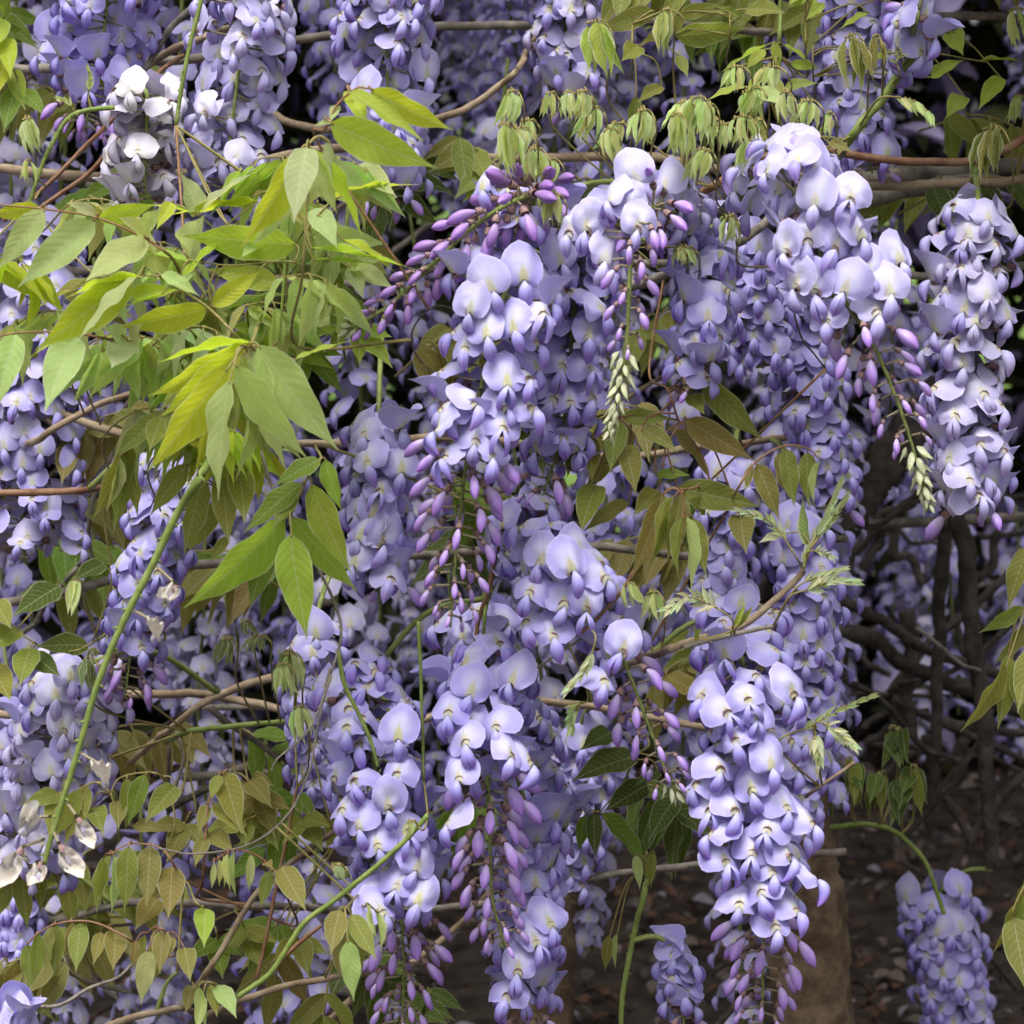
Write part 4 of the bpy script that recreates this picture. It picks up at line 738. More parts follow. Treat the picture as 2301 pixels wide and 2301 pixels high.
# --- lower left bronze leaves
leaf('arched bronze leaf with five hanging leaflets beside the thorny twig', [(1000, 1150, 1.5), (950, 1080), (880, 985), (780, 958), (690, 960), (600, 1012)],
     [((598, 1015), (525, 1335), 105, OLV), ((615, 1015), (605, 1342), 85, HAI, 'fold'), ((700, 968), (672, 1328), 130, OLV), ((820, 968), (792, 1298), 140, BRZ), ((935, 1080), (908, 1365), 160, BRZ), ((850, 1255), (735, 1425), 150, BRZ, 'flat', .03), ((560, 1040), (505, 1290), 60, OLV)], 1.42, OLV, M_BSTALK, 6, conv=c31, seed=23)
leaf('arched leaf with a row of small bronze leaflets at the lower left', [(860, 1600, 1.5), (730, 1495), (560, 1400), (440, 1375), (310, 1390), (210, 1440), (150, 1500)],
     [((150, 1500), (165, 1745), 90, OLV), ((205, 1442), (180, 1730), 90, OLV), ((312, 1395), (295, 1675), 110, OLV), ((290, 1400), (245, 1670), 80, BRZ), ((440, 1385), (412, 1655), 115, OLV), ((400, 1385), (380, 1600), 70, BRZ), ((550, 1435), (505, 1615), 80, BRZ), ((622, 1430), (615, 1645), 135, BRZ)], 1.42, OLV, M_RED, 6, conv=c31, seed=24)
leaf('limp bronze young leaf with pleated leaflets low on the left', [(950, 1560, 1.5), (900, 1440), (840, 1410), (800, 1440)],
     [((740, 1480), (720, 1640), 60, BRZ), ((805, 1530), (765, 1832), 105, HAI, 'flat', -.02), ((850, 1445), (805, 1762), 95, OLV), ((885, 1425), (868, 1665), 105, BRZ), ((790, 1450), (740, 1640), 70, OLV, 'fold'), ((930, 1460), (900, 1600), 70, BRZ), ((1000, 1520), (1035, 1705), 115, BRZ), ((860, 1420), (835, 1640), 60, HAI, 'fold')], 1.40, OLV, M_RED, 6, conv=c31, seed=25)
leaf('small bright green leaflet alone between bronze leaves', [(1000, 1180, 1.46), (1060, 1270), (1100, 1305)], [((1100, 1303), (1110, 1522), 120, YGR)], 1.40, YGR, conv=c31, seed=26)
leaf('bronze leaf standing upright on a red stalk in the lower left', [(1080, 1250, 1.54), (1100, 1150), (1130, 740), (1190, 600), (1222, 565)],
     [((1205, 570), (1318, 905), 160, OLV), ((1160, 740), (1340, 912), 120, OLV), ((1130, 900), (1275, 1005), 120, BRZ), ((1120, 745), (1080, 905), 80, BRZ), ((1110, 925), (1060, 1085), 90, BRZ), ((1190, 580), (1145, 720), 70, OLV), ((1240, 570), (1310, 720), 80, OLV)], 1.44, OLV, M_RED, 7, conv=c31, seed=27)
leaf('arched leaf of narrow hairy leaflets ending in one broad bronze leaflet', [(1610, 1400, 1.5), (1560, 1250), (1480, 1090), (1370, 1010), (1260, 990), (1150, 1060)],
     [((1160, 1060), (1150, 1200), 50, HAI, 'fold'), ((1185, 1040), (1190, 1190), 45, HAI, 'fold'), ((1210, 1020), (1215, 1200), 50, HAI, 'fold'), ((1240, 1005), (1250, 1215), 50, HAI, 'fold'), ((1275, 1000), (1282, 1245), 60, HAI, 'fold'), ((1360, 1012), (1350, 1215), 75, HAI, 'fold'), ((1470, 1102), (1410, 1305), 80, OLV), ((1530, 1080), (1662, 1322), 150, BRZ), ((1440, 1060), (1480, 1090), 60, BRZ)], 1.41, OLV, M_RED, 6, conv=c31, seed=28)
leaf('group of olive leaflets in shade under the dark gap', [(980, 700, 1.58), (880, 590), (780, 570), (650, 600), (600, 680)],
     [((480, 640), (345, 965), 130, OLV), ((690, 600), (680, 880), 90, OLV), ((790, 580), (690, 860), 110, GRN), ((950, 640), (790, 845), 140, OLV), ((720, 860), (925, 890), 85, BRZ), ((500, 760), (560, 900), 130, OLV), ((430, 660), (290, 930), 90, OLV), ((640, 720), (640, 880), 100, BRZ), ((840, 1090), (600, 990), 110, OLV)], 1.49, OLV, conv=c31, seed=29)
leaf('limp pale leaf at the bottom hanging over the level branch', [(1230, 1840, 1.48), (1170, 1720), (1090, 1715), (1050, 1750)],
     [((1180, 1722), (1282, 1905), 110, PAL), ((1100, 1790), (1070, 1990), 100, HAI, 'fold'), ((1040, 1725), (1010, 1880), 90, BRZ), ((1140, 1720), (1180, 1900), 80, OLV), ((1080, 1730), (1120, 1960), 80, HAI, 'fold')], 1.40, OLV, conv=c31, seed=30)
leaf('bronze leaf with pale pleated middle hanging left of the lower flowers', [(130, 1260, 1.44), (80, 1290), (40, 1330), (60, 1400)],
     [((30, 1315), (-15, 1560), 130, BRZ), ((75, 1480), (110, 1815), 115, HAI, 'flat', -.02), ((95, 1340), (235, 1590), 120, OLV), ((40, 1400), (30, 1700), 90, BRZ), ((110, 1390), (150, 1680), 80, OLV), ((60, 1380), (60, 1640), 60, HAI, 'fold')], 1.36, BRZ, conv=c32, seed=31)
leaf('small striped folded leaf touching the lower left raceme', [(120, 1265, 1.42), (180, 1280), (240, 1330)], [((175, 1285), (205, 1400), 35, HAI, 'shut'), ((200, 1300), (235, 1480), 45, HAI, 'fold'), ((225, 1320), (255, 1550), 50, HAI, 'fold'), ((245, 1340), (280, 1500), 45, HAI, 'fold')], 1.36, HAI, conv=c32, seed=32, young=True)
for k, q in enumerate([(1330, 830, 1080, 940), (1400, 700, 1500, 930), (1450, 850, 1290, 1010), (1600, 700, 1530, 900), (1640, 820, 1750, 1000), (1000, 850, 900, 1060), (1330, 1420, 1420, 1640), (1500, 1400, 1340, 1690), (1620, 1480, 1680, 1680), (1350, 620, 1480, 760), (330, 690, 260, 930), (1180, 1480, 1210, 1690)]):
    x, y, tx, ty = q; dx, dy = tx - x, ty - y
    leaf('broad olive leaf spread behind the lower left bronze leaves', [(x - dx * .6, y - dy * .5, 1.62), (x - dx * .3, y - dy * .3), (x, y)], [((x, y), (tx, ty), 130, None), ((x, y), (x + dx * .3 - dy * .8, y + dy * .4 + dx * .6), 110, None), ((x, y), (x + dx * .3 + dy * .7, y + dy * .5 - dx * .4), 110, None)], 1.52 + .01 * (k % 4), (OLV, BRZ, OLV, GRN)[k % 4], conv=c31, seed=1400 + k, group='broad olive leaves low on the left')
# --- dark leaves centre right low
leaf('dark green leaf in shade below the budded sparse tip', [(1700, 380, 1.62), (1640, 480), (1560, 640), (1440, 790)],
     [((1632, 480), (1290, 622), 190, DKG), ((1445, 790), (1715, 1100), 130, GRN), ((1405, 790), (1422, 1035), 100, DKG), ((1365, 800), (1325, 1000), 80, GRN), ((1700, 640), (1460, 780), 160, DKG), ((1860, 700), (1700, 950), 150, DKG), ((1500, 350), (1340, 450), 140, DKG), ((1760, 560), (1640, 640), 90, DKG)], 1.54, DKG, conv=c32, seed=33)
leaf('shaded drooping leaf at the top of the long hanging green stalk', [(1700, 1000, 1.6), (1690, 1060), (1660, 1110)], [((1640, 1020), (1660, 1210), 80, HAI, 'fold'), ((1690, 1010), (1700, 1180), 70, OLV, 'fold'), ((1740, 1000), (1720, 1200), 70, OLV, 'fold'), ((1500, 1450), (1470, 1650), 80, OLV, 'fold'), ((1540, 1440), (1530, 1630), 60, HAI, 'fold')], 1.54, OLV, conv=c32, seed=34)
for k, (x, y) in enumerate([(1000, 480), (1150, 560), (1270, 580), (1240, 320), (1330, 520)]):
    rg = random.Random(700 + k)
    leaf('shaded limp leaf hanging on the arching green shoot over litter', [(x, y + 300, 1.82), (x + 5, y + 120), (x, y)], [((x + rg.uniform(-40, 40), y + rg.uniform(0, 60)), (x + rg.uniform(-90, 90), y + rg.uniform(180, 300)), rg.uniform(60, 120), rg.choice((DKG, OLV)), rg.choice(('fold', 'flat'))) for j in range(5)], 1.80, OLV, conv=c33, seed=710 + k, group='limp leaves over the litter')
# --- upper right olive leaves
for k, (x, y, lv) in enumerate([
    (1620, 130, [((1740, 60), (1420, 170), 90), ((1660, 250), (1560, 330), 120), ((1780, 470), (1650, 560), 90), ((1640, 520), (1600, 760), 80), ((1900, 100), (1660, 240), 70), ((1870, 300), (1920, 420), 70)]),
    (2600, 240, [((2880, 300), (3140, 330), 80), ((2840, 330), (2940, 400), 60), ((3350, 180), (3420, 300), 130), ((3240, 420), (3420, 320), 90), ((3500, 330), (3770, 340), 60), ((3420, 520), (3320, 640), 120), ((3620, 420), (3500, 600), 110)]),
    (2150, 60, [((1870, 80), (2100, 20), 60), ((1850, 190), (2260, 150), 70), ((2020, 60), (2230, 130), 60), ((2240, 50), (2450, 70), 120), ((2200, 90), (2080, 40), 60)]),
    (2400, 250, [((2360, 240), (2070, 420), 70), ((2390, 230), (2420, 380), 60), ((2440, 240), (2620, 370), 60), ((2340, 270), (2230, 380), 70), ((2480, 340), (2640, 370), 50)]),
    (2560, 120, [((2900, 70), (2740, 160), 60), ((2560, -10), (2480, 40), 50), ((2600, -20), (2590, 140), 60), ((2520, -30), (2470, 30), 60), ((2660, 20), (2560, 110), 60)])]):
    leaf('olive leaf among the bronze shoots at the upper right', [(x, y + 300, 1.72), (x, y + 150), (x, y)], [(*l, None) for l in lv], 1.60 + .02 * (k % 2), (OLV, YGR, OLV, YGR, YGR)[k], conv=c12, seed=740 + k, group='olive leaves at the upper right')
# --- young pleated leaves
def bunch(x, y0, y1, wd, n, d, label, group, conv, seed, col=HAI, stalk=M_RSTALK, base=None, kind=('fold', 'fold', 'flat')):
    rg = random.Random(seed); lv = []; sway = rg.uniform(-.45, .45) * wd; n = n + 1
    for j in range(n):
        f = j / max(1, n - 1) - .5
        bx = x + wd * .42 * f; by = y0 + abs(f) ** 2 * (y1 - y0) * .35
        lv.append(((bx, by), (x + wd * .95 * f + rg.uniform(-22, 22) + sway, lerp(y0, y1, rg.uniform(.95, 1.2) - .25 * abs(f))), min(wd / n * rg.uniform(1.9, 2.4), (y1 - y0) * rg.uniform(.24, .31)), tuple(c * rg.uniform(.88, 1.1) for c in col), rg.choice(kind), rg.uniform(-.008, .008)))
    bs = base or (x + wd * .5, y1 + (y1 - y0) * .6)
    leaf(label, [(*bs, d + .05), ((x + bs[0]) / 2 + wd * .3, (y0 + y1) / 2), (x + wd * .3, y0 + 8), (x, y0), (x - wd * .3, y0 + 12)], lv, d, col, stalk, 5, group=group, young=True, conv=conv, seed=seed + 1, name='young_leaf')
GY = 'young pleated leaves above the racemes'; LY = 'pale green young leaf hanging in folded pleats above the pale racemes'
for k, q in enumerate([(930, 680, 945, 120, 5), (1010, 700, 880, 150, 5), (1090, 815, 985, 130, 6), (1180, 870, 1010, 110, 4), (1200, 1060, 1220, 100, 6), (1150, 1020, 1140, 90, 4), (1500, 705, 865, 90, 6), (1680, 605, 790, 110, 5), (1860, 625, 840, 90, 6), (1900, 560, 700, 120, 5), (1880, 1360, 1420, 60, 5)]):
    q = (q[0], q[1] - 8, q[2] + 8, q[3] * 1.2, q[4] + 1); bunch(*q, 1.40 + .012 * (k % 4), LY, GY, c12, 800 + k)
for k, q in enumerate([(160, 535, 720, 120, 6), (235, 580, 720, 70, 3), (60, 620, 850, 100, 6), (370, 370, 480, 130, 5), (440, 505, 650, 110, 6), (560, 370, 470, 140, 6), (400, 640, 780, 130, 5), (300, 680, 780, 110, 4), (760, 555, 690, 130, 6), (680, 690, 860, 110, 5), (190, 820, 970, 120, 6), (440, 770, 900, 90, 5), (110, 890, 960, 90, 4), (500, 660, 780, 60, 3), (880, 620, 740, 60, 3), (620, 780, 860, 60, 3), (340, 1180, 1320, 80, 6), (90, 1350, 1440, 120, 6)]):
    q = (q[0], q[1] - 10, q[2] + 14, q[3] * 1.25, q[4] + 1); bunch(*q, 1.41 + .015 * (k % 5), LY, GY, c13, 820 + k)
ry = random.Random(55)
for k in range(11):
    x = ry.uniform(900, 2560); y = 640 + 90 * math.sin(x / 230) + ry.uniform(-130, 110)
    bunch(x, y, y + ry.uniform(130, 210), ry.uniform(90, 150), ry.choice((5, 6, 7)), ry.uniform(1.42, 1.52), LY, GY, c12, 3300 + k)
leaf('yellow olive leaf arched among the pale young pleated leaves', [(650, 700, 1.52), (560, 560), (500, 420), (430, 480)], [((420, 470), (210, 545), 70, YGR), ((480, 480), (660, 585), 100, PAL), ((500, 420), (430, 500), 60, YGR), ((560, 420), (640, 540), 80, OLV), ((630, 480), (820, 450), 80, OLV), ((450, 640), (530, 790), 80, BRZ), ((870, 770), (1010, 825), 60, BRZ), ((600, 790), (540, 760), 60, OLV)], 1.47, YGR, conv=c13, seed=841)
bunch(1000, 190, 490, 160, 4, 1.48, 'folded bronze green leaf hanging beside the thick green shoot', None, c13, 850, OLV, kind=('flat', 'fold'))
bunch(1130, 190, 400, 70, 2, 1.48, 'pair of bronze leaflets hanging below the corner blossoms', None, c13, 851, OLV, kind=('flat',))
bunch(1420, 115, 410, 190, 4, 1.5, 'three long pleated leaflets hanging at the top centre right', None, c12, 852, YGR, kind=('fold', 'flat'))
bunch(1800, 50, 290, 90, 5, 1.58, 'pale folded leaf dangling at the top between olive leaves', None, c12, 853, HAI)
bunch(1890, 50, 260, 150, 6, 1.6, 'pleated young leaf near the top right corner', None, c13, 854, HAI)
bunch(1900, 520, 660, 110, 7, 1.62, 'feathery young leaf at the right edge above the long vine', None, c13, 855, HAI)
bunch(1760, 690, 960, 190, 9, 1.50, 'drooping young leaf like a parasol on the long reddish vine', None, c13, 856, OLV)
bunch(150, 640, 830, 90, 6, 1.5, 'pale hanging pleated leaf left of the bent green stalk', None, c11, 857, HAI)
bunch(150, 865, 1000, 60, 3, 1.5, 'small curled young leaf beside the bent green stalk', None, c11, 858, HAI)
bunch(420, 1130, 1330, 140, 6, 1.5, 'small pleated leaf in shade right of the thorny twig', None, C(480, 1000), 859, HAI)
for k, q in enumerate([(1400, 1640, 1740, 140, 6), (1560, 1720, 1820, 100, 6), (1530, 1790, 1960, 130, 5), (1230, 1650, 1800, 110, 5), (480, 1760, 1930, 110, 5), (500, 1710, 1760, 70, 4), (1330, 1560, 1640, 90, 5)]):
    bunch(*q, 1.50 + .01 * (k % 3), 'small grey green young leaf folded up in shade low in the middle', 'young leaves in the shaded middle', c21, 870 + k, (.20, .26, .09))
bunch(1620, 210, 420, 100, 6, 1.46, 'pale folded leaf against the violet raceme by the wiry twig', None, c31, 880, HAI)
bunch(1540, -20, 160, 120, 6, 1.46, 'pleated green leaf above the wiry thorny twig', None, c31, 881, HAI)
bunch(1830, 1070, 1160, 90, 7, 1.37, 'tiny pale leaf opening on the pale green shoot', None, c31, 882, (.42, .48, .25), base=(1900, 1180))
bunch(1730, 1400, 1560, 120, 7, 1.42, 'young leaf of fine folded leaflets under the bronze leaf', None, c22, 883, HAI)
bunch(1600, 1350, 1480, 110, 5, 1.42, 'pale young leaf hanging at the tip of the thin dark twig', None, c22, 884, HAI)
bunch(2230, 835, 930, 70, 4, 1.37, 'small folded leaf bud at the end of the pale green shoot', None, c31, 886, HAI, base=(2320, 800))
def comb(label, pts, n, ll, d, conv, seed, ang=1.0, col=(.66, .74, .46), group=None, side=(1, -1), kind=('fold',)):
    rg = random.Random(seed); q = spline([Vector((p[0], p[1], 0)) for p in pts], 8); lv = []
    for i in range(n):
        t = .3 + .7 * i / max(1, n - 1); p, tg = along(q, t)
        for s in side:
            a = ang * s * rg.uniform(.8, 1.2) * lerp(1, .35, t); v = Vector((tg.x * math.cos(a) - tg.y * math.sin(a), tg.x * math.sin(a) + tg.y * math.cos(a), 0)) * ll * lerp(1.0, .75, t) * rg.uniform(1.0, 1.35)
            lv.append(((p.x, p.y), (p.x + v.x, p.y + v.y), ll * .40, tuple(c * rg.uniform(.9, 1.1) for c in col), rg.choice(kind), rg.uniform(-.004, .004)))
    along.c.clear()
    leaf(label, pts, lv, d, col, M_RSTALK, 5, group=group, young=True, conv=conv, seed=seed, name='young_leaf', roots=True)
GS = 'new leaves at the budding twig tip'
comb('pale furry new leaf reaching left from the budding twig tip', [(705, 1225), (620, 1090), (540, 1010), (400, 968)], 8, 75, 1.42, c23, 901, .6, kind=('fold',))
comb('pale furry new leaf pointing straight up from the twig tip', [(740, 1270), (790, 1130), (860, 1010), (935, 830)], 8, 90, 1.42, c23, 902, .35)
comb('feathered pale new leaf beside the upright one on the twig tip', [(770, 1180), (840, 1080), (900, 1000), (955, 920)], 7, 85, 1.42, c23, 903, .4)
comb('pale furry new leaf spreading right from the twig tip', [(660, 1430), (760, 1390), (880, 1350), (1000, 1350)], 8, 90, 1.41, c23, 904, .5)
comb('second new leaf overlapping the right spreading one on twig tip', [(680, 1400), (760, 1340), (850, 1310), (940, 1285)], 7, 75, 1.415, c23, 905, .4)
comb('small ribbed new leaf just above the twig tip fork', [(760, 1190), (800, 1180), (850, 1190), (890, 1215)], 6, 45, 1.41, c23, 906, 1.1)
leaf('pair of smooth green scales sheathing the twig tip', [(735, 1290), (745, 1240), (780, 1150)], [((770, 1160), (735, 885), 65, (.30, .40, .12), 'fold'), ((745, 1260), (800, 1100), 50, (.36, .44, .16), 'fold'), ((620, 1085), (495, 1135), 60, GLA)], 1.42, GLA, conv=c23, seed=907, young=True)
comb('pale feathery new leaf curving left over the lilac flowers', [(350, 1550), (230, 1470), (120, 1430), (20, 1490)], 8, 95, 1.41, c23, 908, .9)
leaf('cluster of green bud scales midway along the budding twig', [(370, 1600), (390, 1560), (420, 1500)], [((370, 1590), (420, 1460), 50, YGR, 'fold'), ((380, 1590), (465, 1470), 45, OLV, 'fold'), ((160, 1660), (140, 1580), 40, OLV, 'fold'), ((150, 1660), (190, 1590), 40, YGR, 'fold')], 1.42, OLV, conv=c23, seed=909)
comb('green hairy shoot tip poking out right of the long raceme', [(600, 420), (780, 315), (900, 250), (1090, 170)], 7, 80, 1.42, c33, 910, .4, (.30, .38, .12))
comb('pale new leaf hanging from the hairy shoot tip', [(790, 320), (800, 360), (810, 420), (820, 480)], 6, 100, 1.41, c33, 911, .5)
comb('pale ribbed new leaf drooping right of the hairy shoot', [(800, 320), (870, 320), (940, 370), (1000, 420)], 6, 80, 1.41, c33, 912, .7)
comb('fern like young leaf arching off the thick green shoot', [(1150, 535), (1280, 535), (1360, 560), (1425, 620)], 9, 105, 1.48, c13, 913, 1.15, HAI, side=(1,))
comb('small fern like leaf near the corner blossoms', [(1260, 400), (1240, 330), (1270, 290), (1200, 290)], 6, 50, 1.49, c13, 914, 1.0, HAI)
comb('pale braided new leaf lying across the lilac flowers', [(1420, 1640), (1400, 1740), (1360, 1830), (1280, 1920)], 7, 80, 1.40, c22, 915, .5)
comb('pale striped young leaf in shadow below the lilac flowers', [(1380, 150), (1330, 200), (1300, 260), (1290, 320)], 6, 80, 1.44, c32, 916, .6, HAI)
comb('tiny pale leaf bud at the left above the green stalks', [(480, 530), (485, 470), (490, 420), (480, 390)], 5, 55, 1.5, c11, 917, .4, HAI)
comb('tiny leaf bud beside the bent pale green stalk', [(400, 600), (370, 560), (330, 540)], 4, 50, 1.5, c11, 918, .5, HAI)
comb('fuzzy green leaf rosette under the arched pale raceme', [(100, 1440), (90, 1400), (60, 1360)], 6, 60, 1.45, c13, 919, 1.2, (.22, .34, .10))

# ------------------------------------------------------------------ spent raceme with withered flowers
def spent():
    pts = c21([(1180, 600, 1.45), (1110, 735), (960, 980), (830, 1250), (690, 1520), (600, 1720), (520, 1932), (430, 2240), (330, 2570), (270, 2760), (240, 2880)])
    path = spline([P(p[0], p[1], p[2] if len(p) > 2 else 1.34) for p in pts], 8); base = path[0].copy()
    root = bpy.data.objects.new('spent_raceme', None); COL.objects.link(root); root.location = base
    tag(root, 'long bare green raceme stalk with a few withered cream flowers left', 'flower cluster')
    b = MB(); b.tube([p - base for p in path], lambda t: lerp(.0021, .0013, t), 8, 0, .06, rnd); rc = ob('rachis', b.mesh('rachis', [M_GSTEM]), root)
    rg = random.Random(5)
    for k in range(34):
        p, tg = along(path, (k + .5) / 34); x = tg.cross(Vector((.2, -1, .1))).normalized(); dr = (x * rg.choice((-1, 1)) + Vector((0, -.6, 0)) * rg.random()).normalized()
        s = MB(); s.tube([Vector((0, 0, 0)), dr * .0022, dr * .0034 + tg * .001], lambda q: .0009 - .0005 * q, 5); ob('scar', s.mesh('scar', [M_GSTEM]), rc, Matrix.Translation(p - base))
    for (a, e, s, hang) in [((835, 1250), (940, 1395), .95, (-.6, -.8)), ((715, 1495), (850, 1610), 1.0, (-.1, -1)), ((420, 2265), (565, 2390), 1.15, (.15, -1)), ((280, 2620), (150, 2660), 1.1, (-.5, -.8)), ((245, 2740), (100, 2830), 1.2, (-.4, -.9)), ((285, 2690), (350, 2810), 1.2, (.6, -.7)), ((240, 2860), (215, 2910), 1.0, (-.1, -1)), ((360, 2540), (440, 2660), 1.0, (.5, -.8))]:
        A = P(*c21([a])[0], 1.34); E = P(*c21([e])[0], 1.335); hv = Vector((hang[0], -.25, hang[1]))
        M = frame(E, hv, Vector((0, -1, .4))) @ Matrix.Scale(s * .66, 4)
        fl = ob('withered_flower', ME['calyx'], root, Matrix.Translation(-base) @ M, (1, .5, 0, 1))
        ob('banner_petal', pick(DRYB, rg)[1], fl, Matrix.Rotation(R(-75), 4, 'X')); ob('keel_petals', pick(KEEL, rg)[1], fl, Matrix.Rotation(R(50), 4, 'X') @ Matrix.Scale(.85, 4), (rg.uniform(.6, 1), .4, 0, 1))
        cb = M @ Vector((0, -.0052, 0)); v = cb - A; ob('pedicel', ME['ped'], fl, M.inverted() @ frame(A, v, Vector((0, 0, 1))) @ Matrix.Diagonal((1.2, v.length, 1.2, 1)))
    along.c.clear()
spent()

# ------------------------------------------------------------------ background racemes, leaves and litter
LOW = []
for k in range(4):
    rg = random.Random(400 + k); f = MB()
    f.merge(banner_mb(R((25, 40, 50, 15)[k]), .25, .2, k * 1.4, .06, 0, 10, 3), Matrix(), 0); f.merge(keel_mb(.1, R(55), 1, 3, 4), Matrix(), 1); LOW.append(f)
BGR = []
for k in range(4):
    rg = random.Random(500 + k); b = MB(); L = .19 + .03 * k
    b.tube([Vector((.004 * math.sin(i), 0, .05 - (L + .05) * i / 8)) for i in range(9)], .0015, 5, 2)
    n = 44
    for i in range(n):
        t = (i + .5) / n; a = i * 2.4 + rg.uniform(-.3, .3); r = Vector((math.cos(a), math.sin(a), 0)); rr = lerp(.026, .012, t ** 2)
        M = frame(r * rr * rg.uniform(.7, 1.1) + Vector((0, 0, -L * t)), r + Vector((rg.uniform(-.2, .2), rg.uniform(-.2, .2), rg.uniform(-.2, .3))), Vector((rg.uniform(-.2, .2), rg.uniform(-.2, .2), 1))) @ Matrix.Scale(lerp(1.05, .8, t), 4)
        b.merge(LOW[rg.randrange(4)], M)
    BGR.append(b.mesh('wisteria_raceme', [M_BAN, M_KEEL, M_RACH]))
rg = random.Random(33)
def bgrac(x, y, d, label, group, sc=1):
    o = ob('wisteria_raceme', BGR[rg.randrange(4)], None, Matrix.Translation(P(x, y, d)) @ Matrix.Rotation(rg.uniform(0, 6.28), 4, 'Z') @ Matrix.Rotation(rg.uniform(-.15, .15), 4, 'X') @ Matrix.Scale(sc * rg.uniform(.85, 1.1), 4), (rg.choice((0, 0, .12, .34)), rg.uniform(.46, .74), 0, 1))
    f, g_ = o.color[0], o.color[1]
    lk = 'greyish fading' if f > .3 else 'dim pale lilac' if g_ < .54 else 'dim deep violet' if g_ > .64 else 'dim lavender'
    tag(o, lk + ' ' + label, 'flower cluster', lk + ' ' + group)
for j in range(7):
    for i in range(9):
        x = -150 + i * 250 + rg.uniform(-80, 80) + (j % 2) * 120; y = -330 + j * 330 + rg.uniform(-90, 90)
        if x > 1850 and y > 850: continue
        if 1350 < x and y > 1650: continue
        if x < 700 and y > 1250 and rg.random() < .6: continue
        if x < 650 and 850 < y and rg.random() < .3: continue
        bgrac(x, y, rg.uniform(1.88, 2.2), 'raceme in the layer just behind the front flowers', 'racemes behind the front flowers')
for x, y in ((60, 1700), (250, 1780), (420, 1690), (600, 1800), (330, 1950), (700, 1960), (120, 1990)):
    bgrac(x, y, rg.uniform(1.9, 2.1), 'raceme in the layer just behind the front flowers', 'racemes behind the front flowers')
for k in range(46):
    x = rg.uniform(-250, 2550); y = rg.uniform(-400, 1300); d = rg.uniform(2.5, 3.3)
    bgrac(x, y, d, 'raceme seen far off through gaps between the dark branches', 'far racemes in the thicket')
for k in range(9):
    x = rg.uniform(1850, 2450); y = rg.uniform(850, 1350); d = rg.uniform(2.8, 3.3)
    bgrac(x, y, d, 'raceme seen far off through gaps between the dark branches', 'far racemes in the thicket')
# random leaves and canes further back
for k in range(60):
    x, y, d = rg.uniform(-100, 2400), rg.uniform(-150, 2300), rg.uniform(1.66, 1.95)
    if x > 1850 and y > 1000: continue
    a = rg.uniform(-1, 1) * 1.2 + (math.pi if rg.random() < .5 else 0); L = rg.uniform(200, 330); dx, dy = math.cos(a) * L, math.sin(a) * L * .5
    rp = [(x - dx * .5, y - dy * .5 + 40, d + .05), (x, y - 25, d), (x + dx * .5, y + dy * .5, d)]; lv = []
    for j in range(5):
        t = .25 + .17 * j
        for s in (-1, 1):
            bx, by = x + dx * (t - .5), y + dy * (t - .5) - 15; an = a + s * rg.uniform(.7, 1.2); ll = rg.uniform(110, 170)
            lv.append(((bx, by), (bx + math.cos(an) * ll * .7, by + abs(math.sin(an)) * ll * .7 + rg.uniform(10, 60)), rg.uniform(34, 58)))
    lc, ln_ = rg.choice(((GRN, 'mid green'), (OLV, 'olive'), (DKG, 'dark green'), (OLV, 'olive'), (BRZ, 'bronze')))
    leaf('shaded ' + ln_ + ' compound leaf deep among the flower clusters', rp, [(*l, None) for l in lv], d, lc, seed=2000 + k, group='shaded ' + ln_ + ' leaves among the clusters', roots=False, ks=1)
rl = random.Random(77)
for k in range(11):
    x, y, d = rl.uniform(-50, 760), rl.uniform(1700, 2330), rl.uniform(1.58, 1.80); a = rl.uniform(.2, 2.9); L = rl.uniform(110, 170); dx, dy = math.cos(a) * L, math.sin(a) * L
    lc, ln_ = rl.choice(((OLV, 'olive'), (BRZ, 'bronze'), (DKG, 'dark green'), (GRN, 'mid green')))
    lv = [((x, y), (x + dx, y + dy), 46)]
    for t in (.25, .6):
        for sg in (-1, 1):
            bx, by = x - dx * t, y - dy * t - 10; lv.append(((bx, by), (bx + dx * .55 - sg * dy * .6, by + dy * .6 + sg * dx * .5 + 25), 44))
    leaf('dusky ' + ln_ + ' leaf low in the shade over the soil', [(x - dx * 1.2, y - dy * 1.2 + 20, d + .04), (x - dx * .6, y - dy * .6 - 10), (x, y)], [(*l, None) for l in lv], d, lc, seed=2300 + k, group='dusky ' + ln_ + ' leaves over the soil', roots=False, ks=1)
for k in range(26):
    x, y, d = rg.uniform(-200, 2400), rg.uniform(100, 2300), rg.uniform(1.78, 2.4); a = rg.uniform(-.9, .9); L = rg.uniform(300, 700)
    branch('vine_twig', 'bare vine twig buried in the shade behind the flowers', [(x + math.cos(a) * L * (t - .5) + rg.uniform(-30, 30), y + math.sin(a) * L * (t - .5) + rg.uniform(-30, 30), d + rg.uniform(-.05, .05)) for t in (0, .25, .5, .75, 1)], rg.uniform(7, 18), M_DARK if x > 1500 and y > 900 else rg.choice((M_GREY, M_DARK, M_TAN)), d, group='twigs in the shade', reg=False, sides=7)
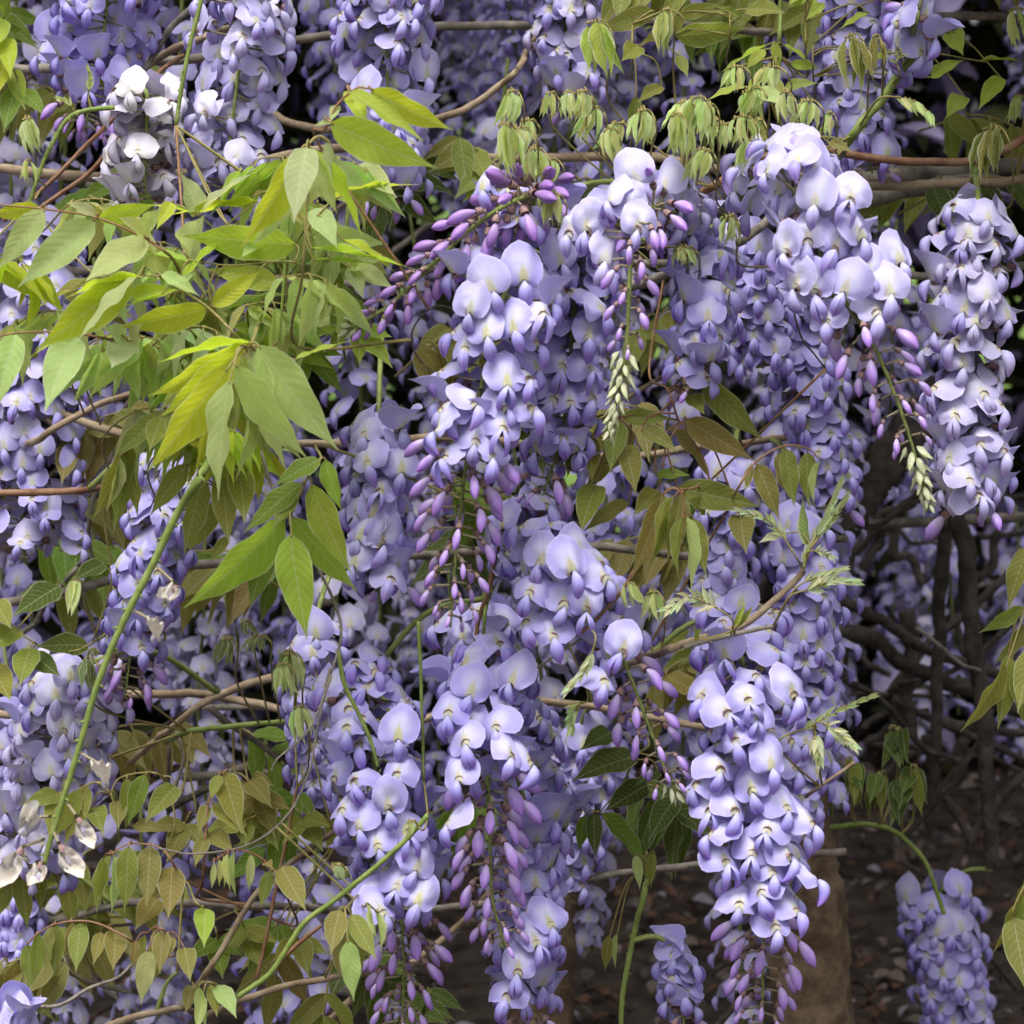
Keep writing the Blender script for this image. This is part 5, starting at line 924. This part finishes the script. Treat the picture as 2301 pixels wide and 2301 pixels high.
# thicket behind and canopy overhead (unseen, added for its shade): masses nobody could count
def mass(name, label, n, box, kinds, mats, seed, szr):
    rg = random.Random(seed); b = MB()
    sm = MB(); sm.grid(lambda u, v: (((u - .5) * .9 * math.sin(math.pi * (v * .94 + .03)) ** .8, v, .12 * math.sin(math.pi * v) + .25 * abs(u - .5)), (u * 2 - 1, v), (u - .5, .5)), 2, 4)
    for i in range(n):
        p = Vector((rg.uniform(box[0], box[1]), rg.uniform(box[2], box[3]), rg.uniform(box[4], box[5])))
        y = Vector((rg.uniform(-1, 1), rg.uniform(-1, 1), rg.uniform(-1, .3))); s = rg.uniform(*szr)
        b.merge(sm, frame(p, y, Vector((rg.uniform(-.6, .6), rg.uniform(-.6, .6), 1))) @ Matrix.Diagonal((s * .45, s, s, 1)), rg.choice(kinds))
    return tag(ob(name, b.mesh(name, mats), None, None, (.10, .15, .03, 1)), label, 'foliage', kind='stuff')
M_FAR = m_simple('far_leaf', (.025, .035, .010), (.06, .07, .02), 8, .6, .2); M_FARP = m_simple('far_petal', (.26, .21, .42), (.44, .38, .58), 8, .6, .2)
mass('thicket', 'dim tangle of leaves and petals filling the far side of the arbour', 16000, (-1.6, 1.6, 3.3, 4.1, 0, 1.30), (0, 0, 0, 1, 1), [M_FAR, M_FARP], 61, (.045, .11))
mass('shade_canopy', 'unseen leafy wisteria roof added to shade the back of the arbour', 14000, (-1.8, 1.8, 1.72, 4.3, .95, 1.36), (0, 0, 0, 1), [M_FAR, M_FARP], 62, (.04, .08))
mass('shade_canopy', 'unseen leafy wisteria roof added to shade the right side', 3500, (.20, 1.4, 1.45, 1.80, .95, 1.25), (0, 0, 0, 1), [M_FAR, M_FARP], 63, (.04, .08))  # forward patch added to dim the racemes on the right
# litter
M_LIT = [m_simple('litter_brown', (.05, .025, .015), (.13, .07, .04), 40, .8), m_simple('litter_grey', (.07, .055, .045), (.16, .13, .11), 40, .8), m_simple('litter_petal', (.22, .19, .23), (.36, .32, .36), 40, .7, .2)]
mass_b = MB(); rg = random.Random(71)
sm = MB(); sm.grid(lambda u, v: (((u - .5) * math.sin(math.pi * (v * .94 + .03)), v, .2 * math.sin(3 * v) + .5 * (u - .5) ** 2), (u, v), (u, v)), 2, 4)
for i in range(9000):
    x, y = rg.uniform(-1.2, 1.2), rg.uniform(1.4, 4.2); s = rg.uniform(.008, .026); z = .018 * noise.noise(Vector((x * 6, y * 6, 0)))
    mass_b.merge(sm, frame(Vector((x, y, z + rg.uniform(.002, .02))), Vector((rg.uniform(-1, 1), rg.uniform(-1, 1), rg.uniform(-.3, .3))), Vector((rg.uniform(-.6, .6), rg.uniform(-.6, .6), 1))) @ Matrix.Diagonal((s * .6, s, s, 1)), rg.choice((0, 0, 0, 0, 1, 1, 1, 2)))
tag(ob('leaf_litter', mass_b.mesh('leaf_litter', M_LIT)), 'brown litter of fallen leaves and faded petals on the soil', 'litter', kind='stuff')
print('objects', len(bpy.data.objects))
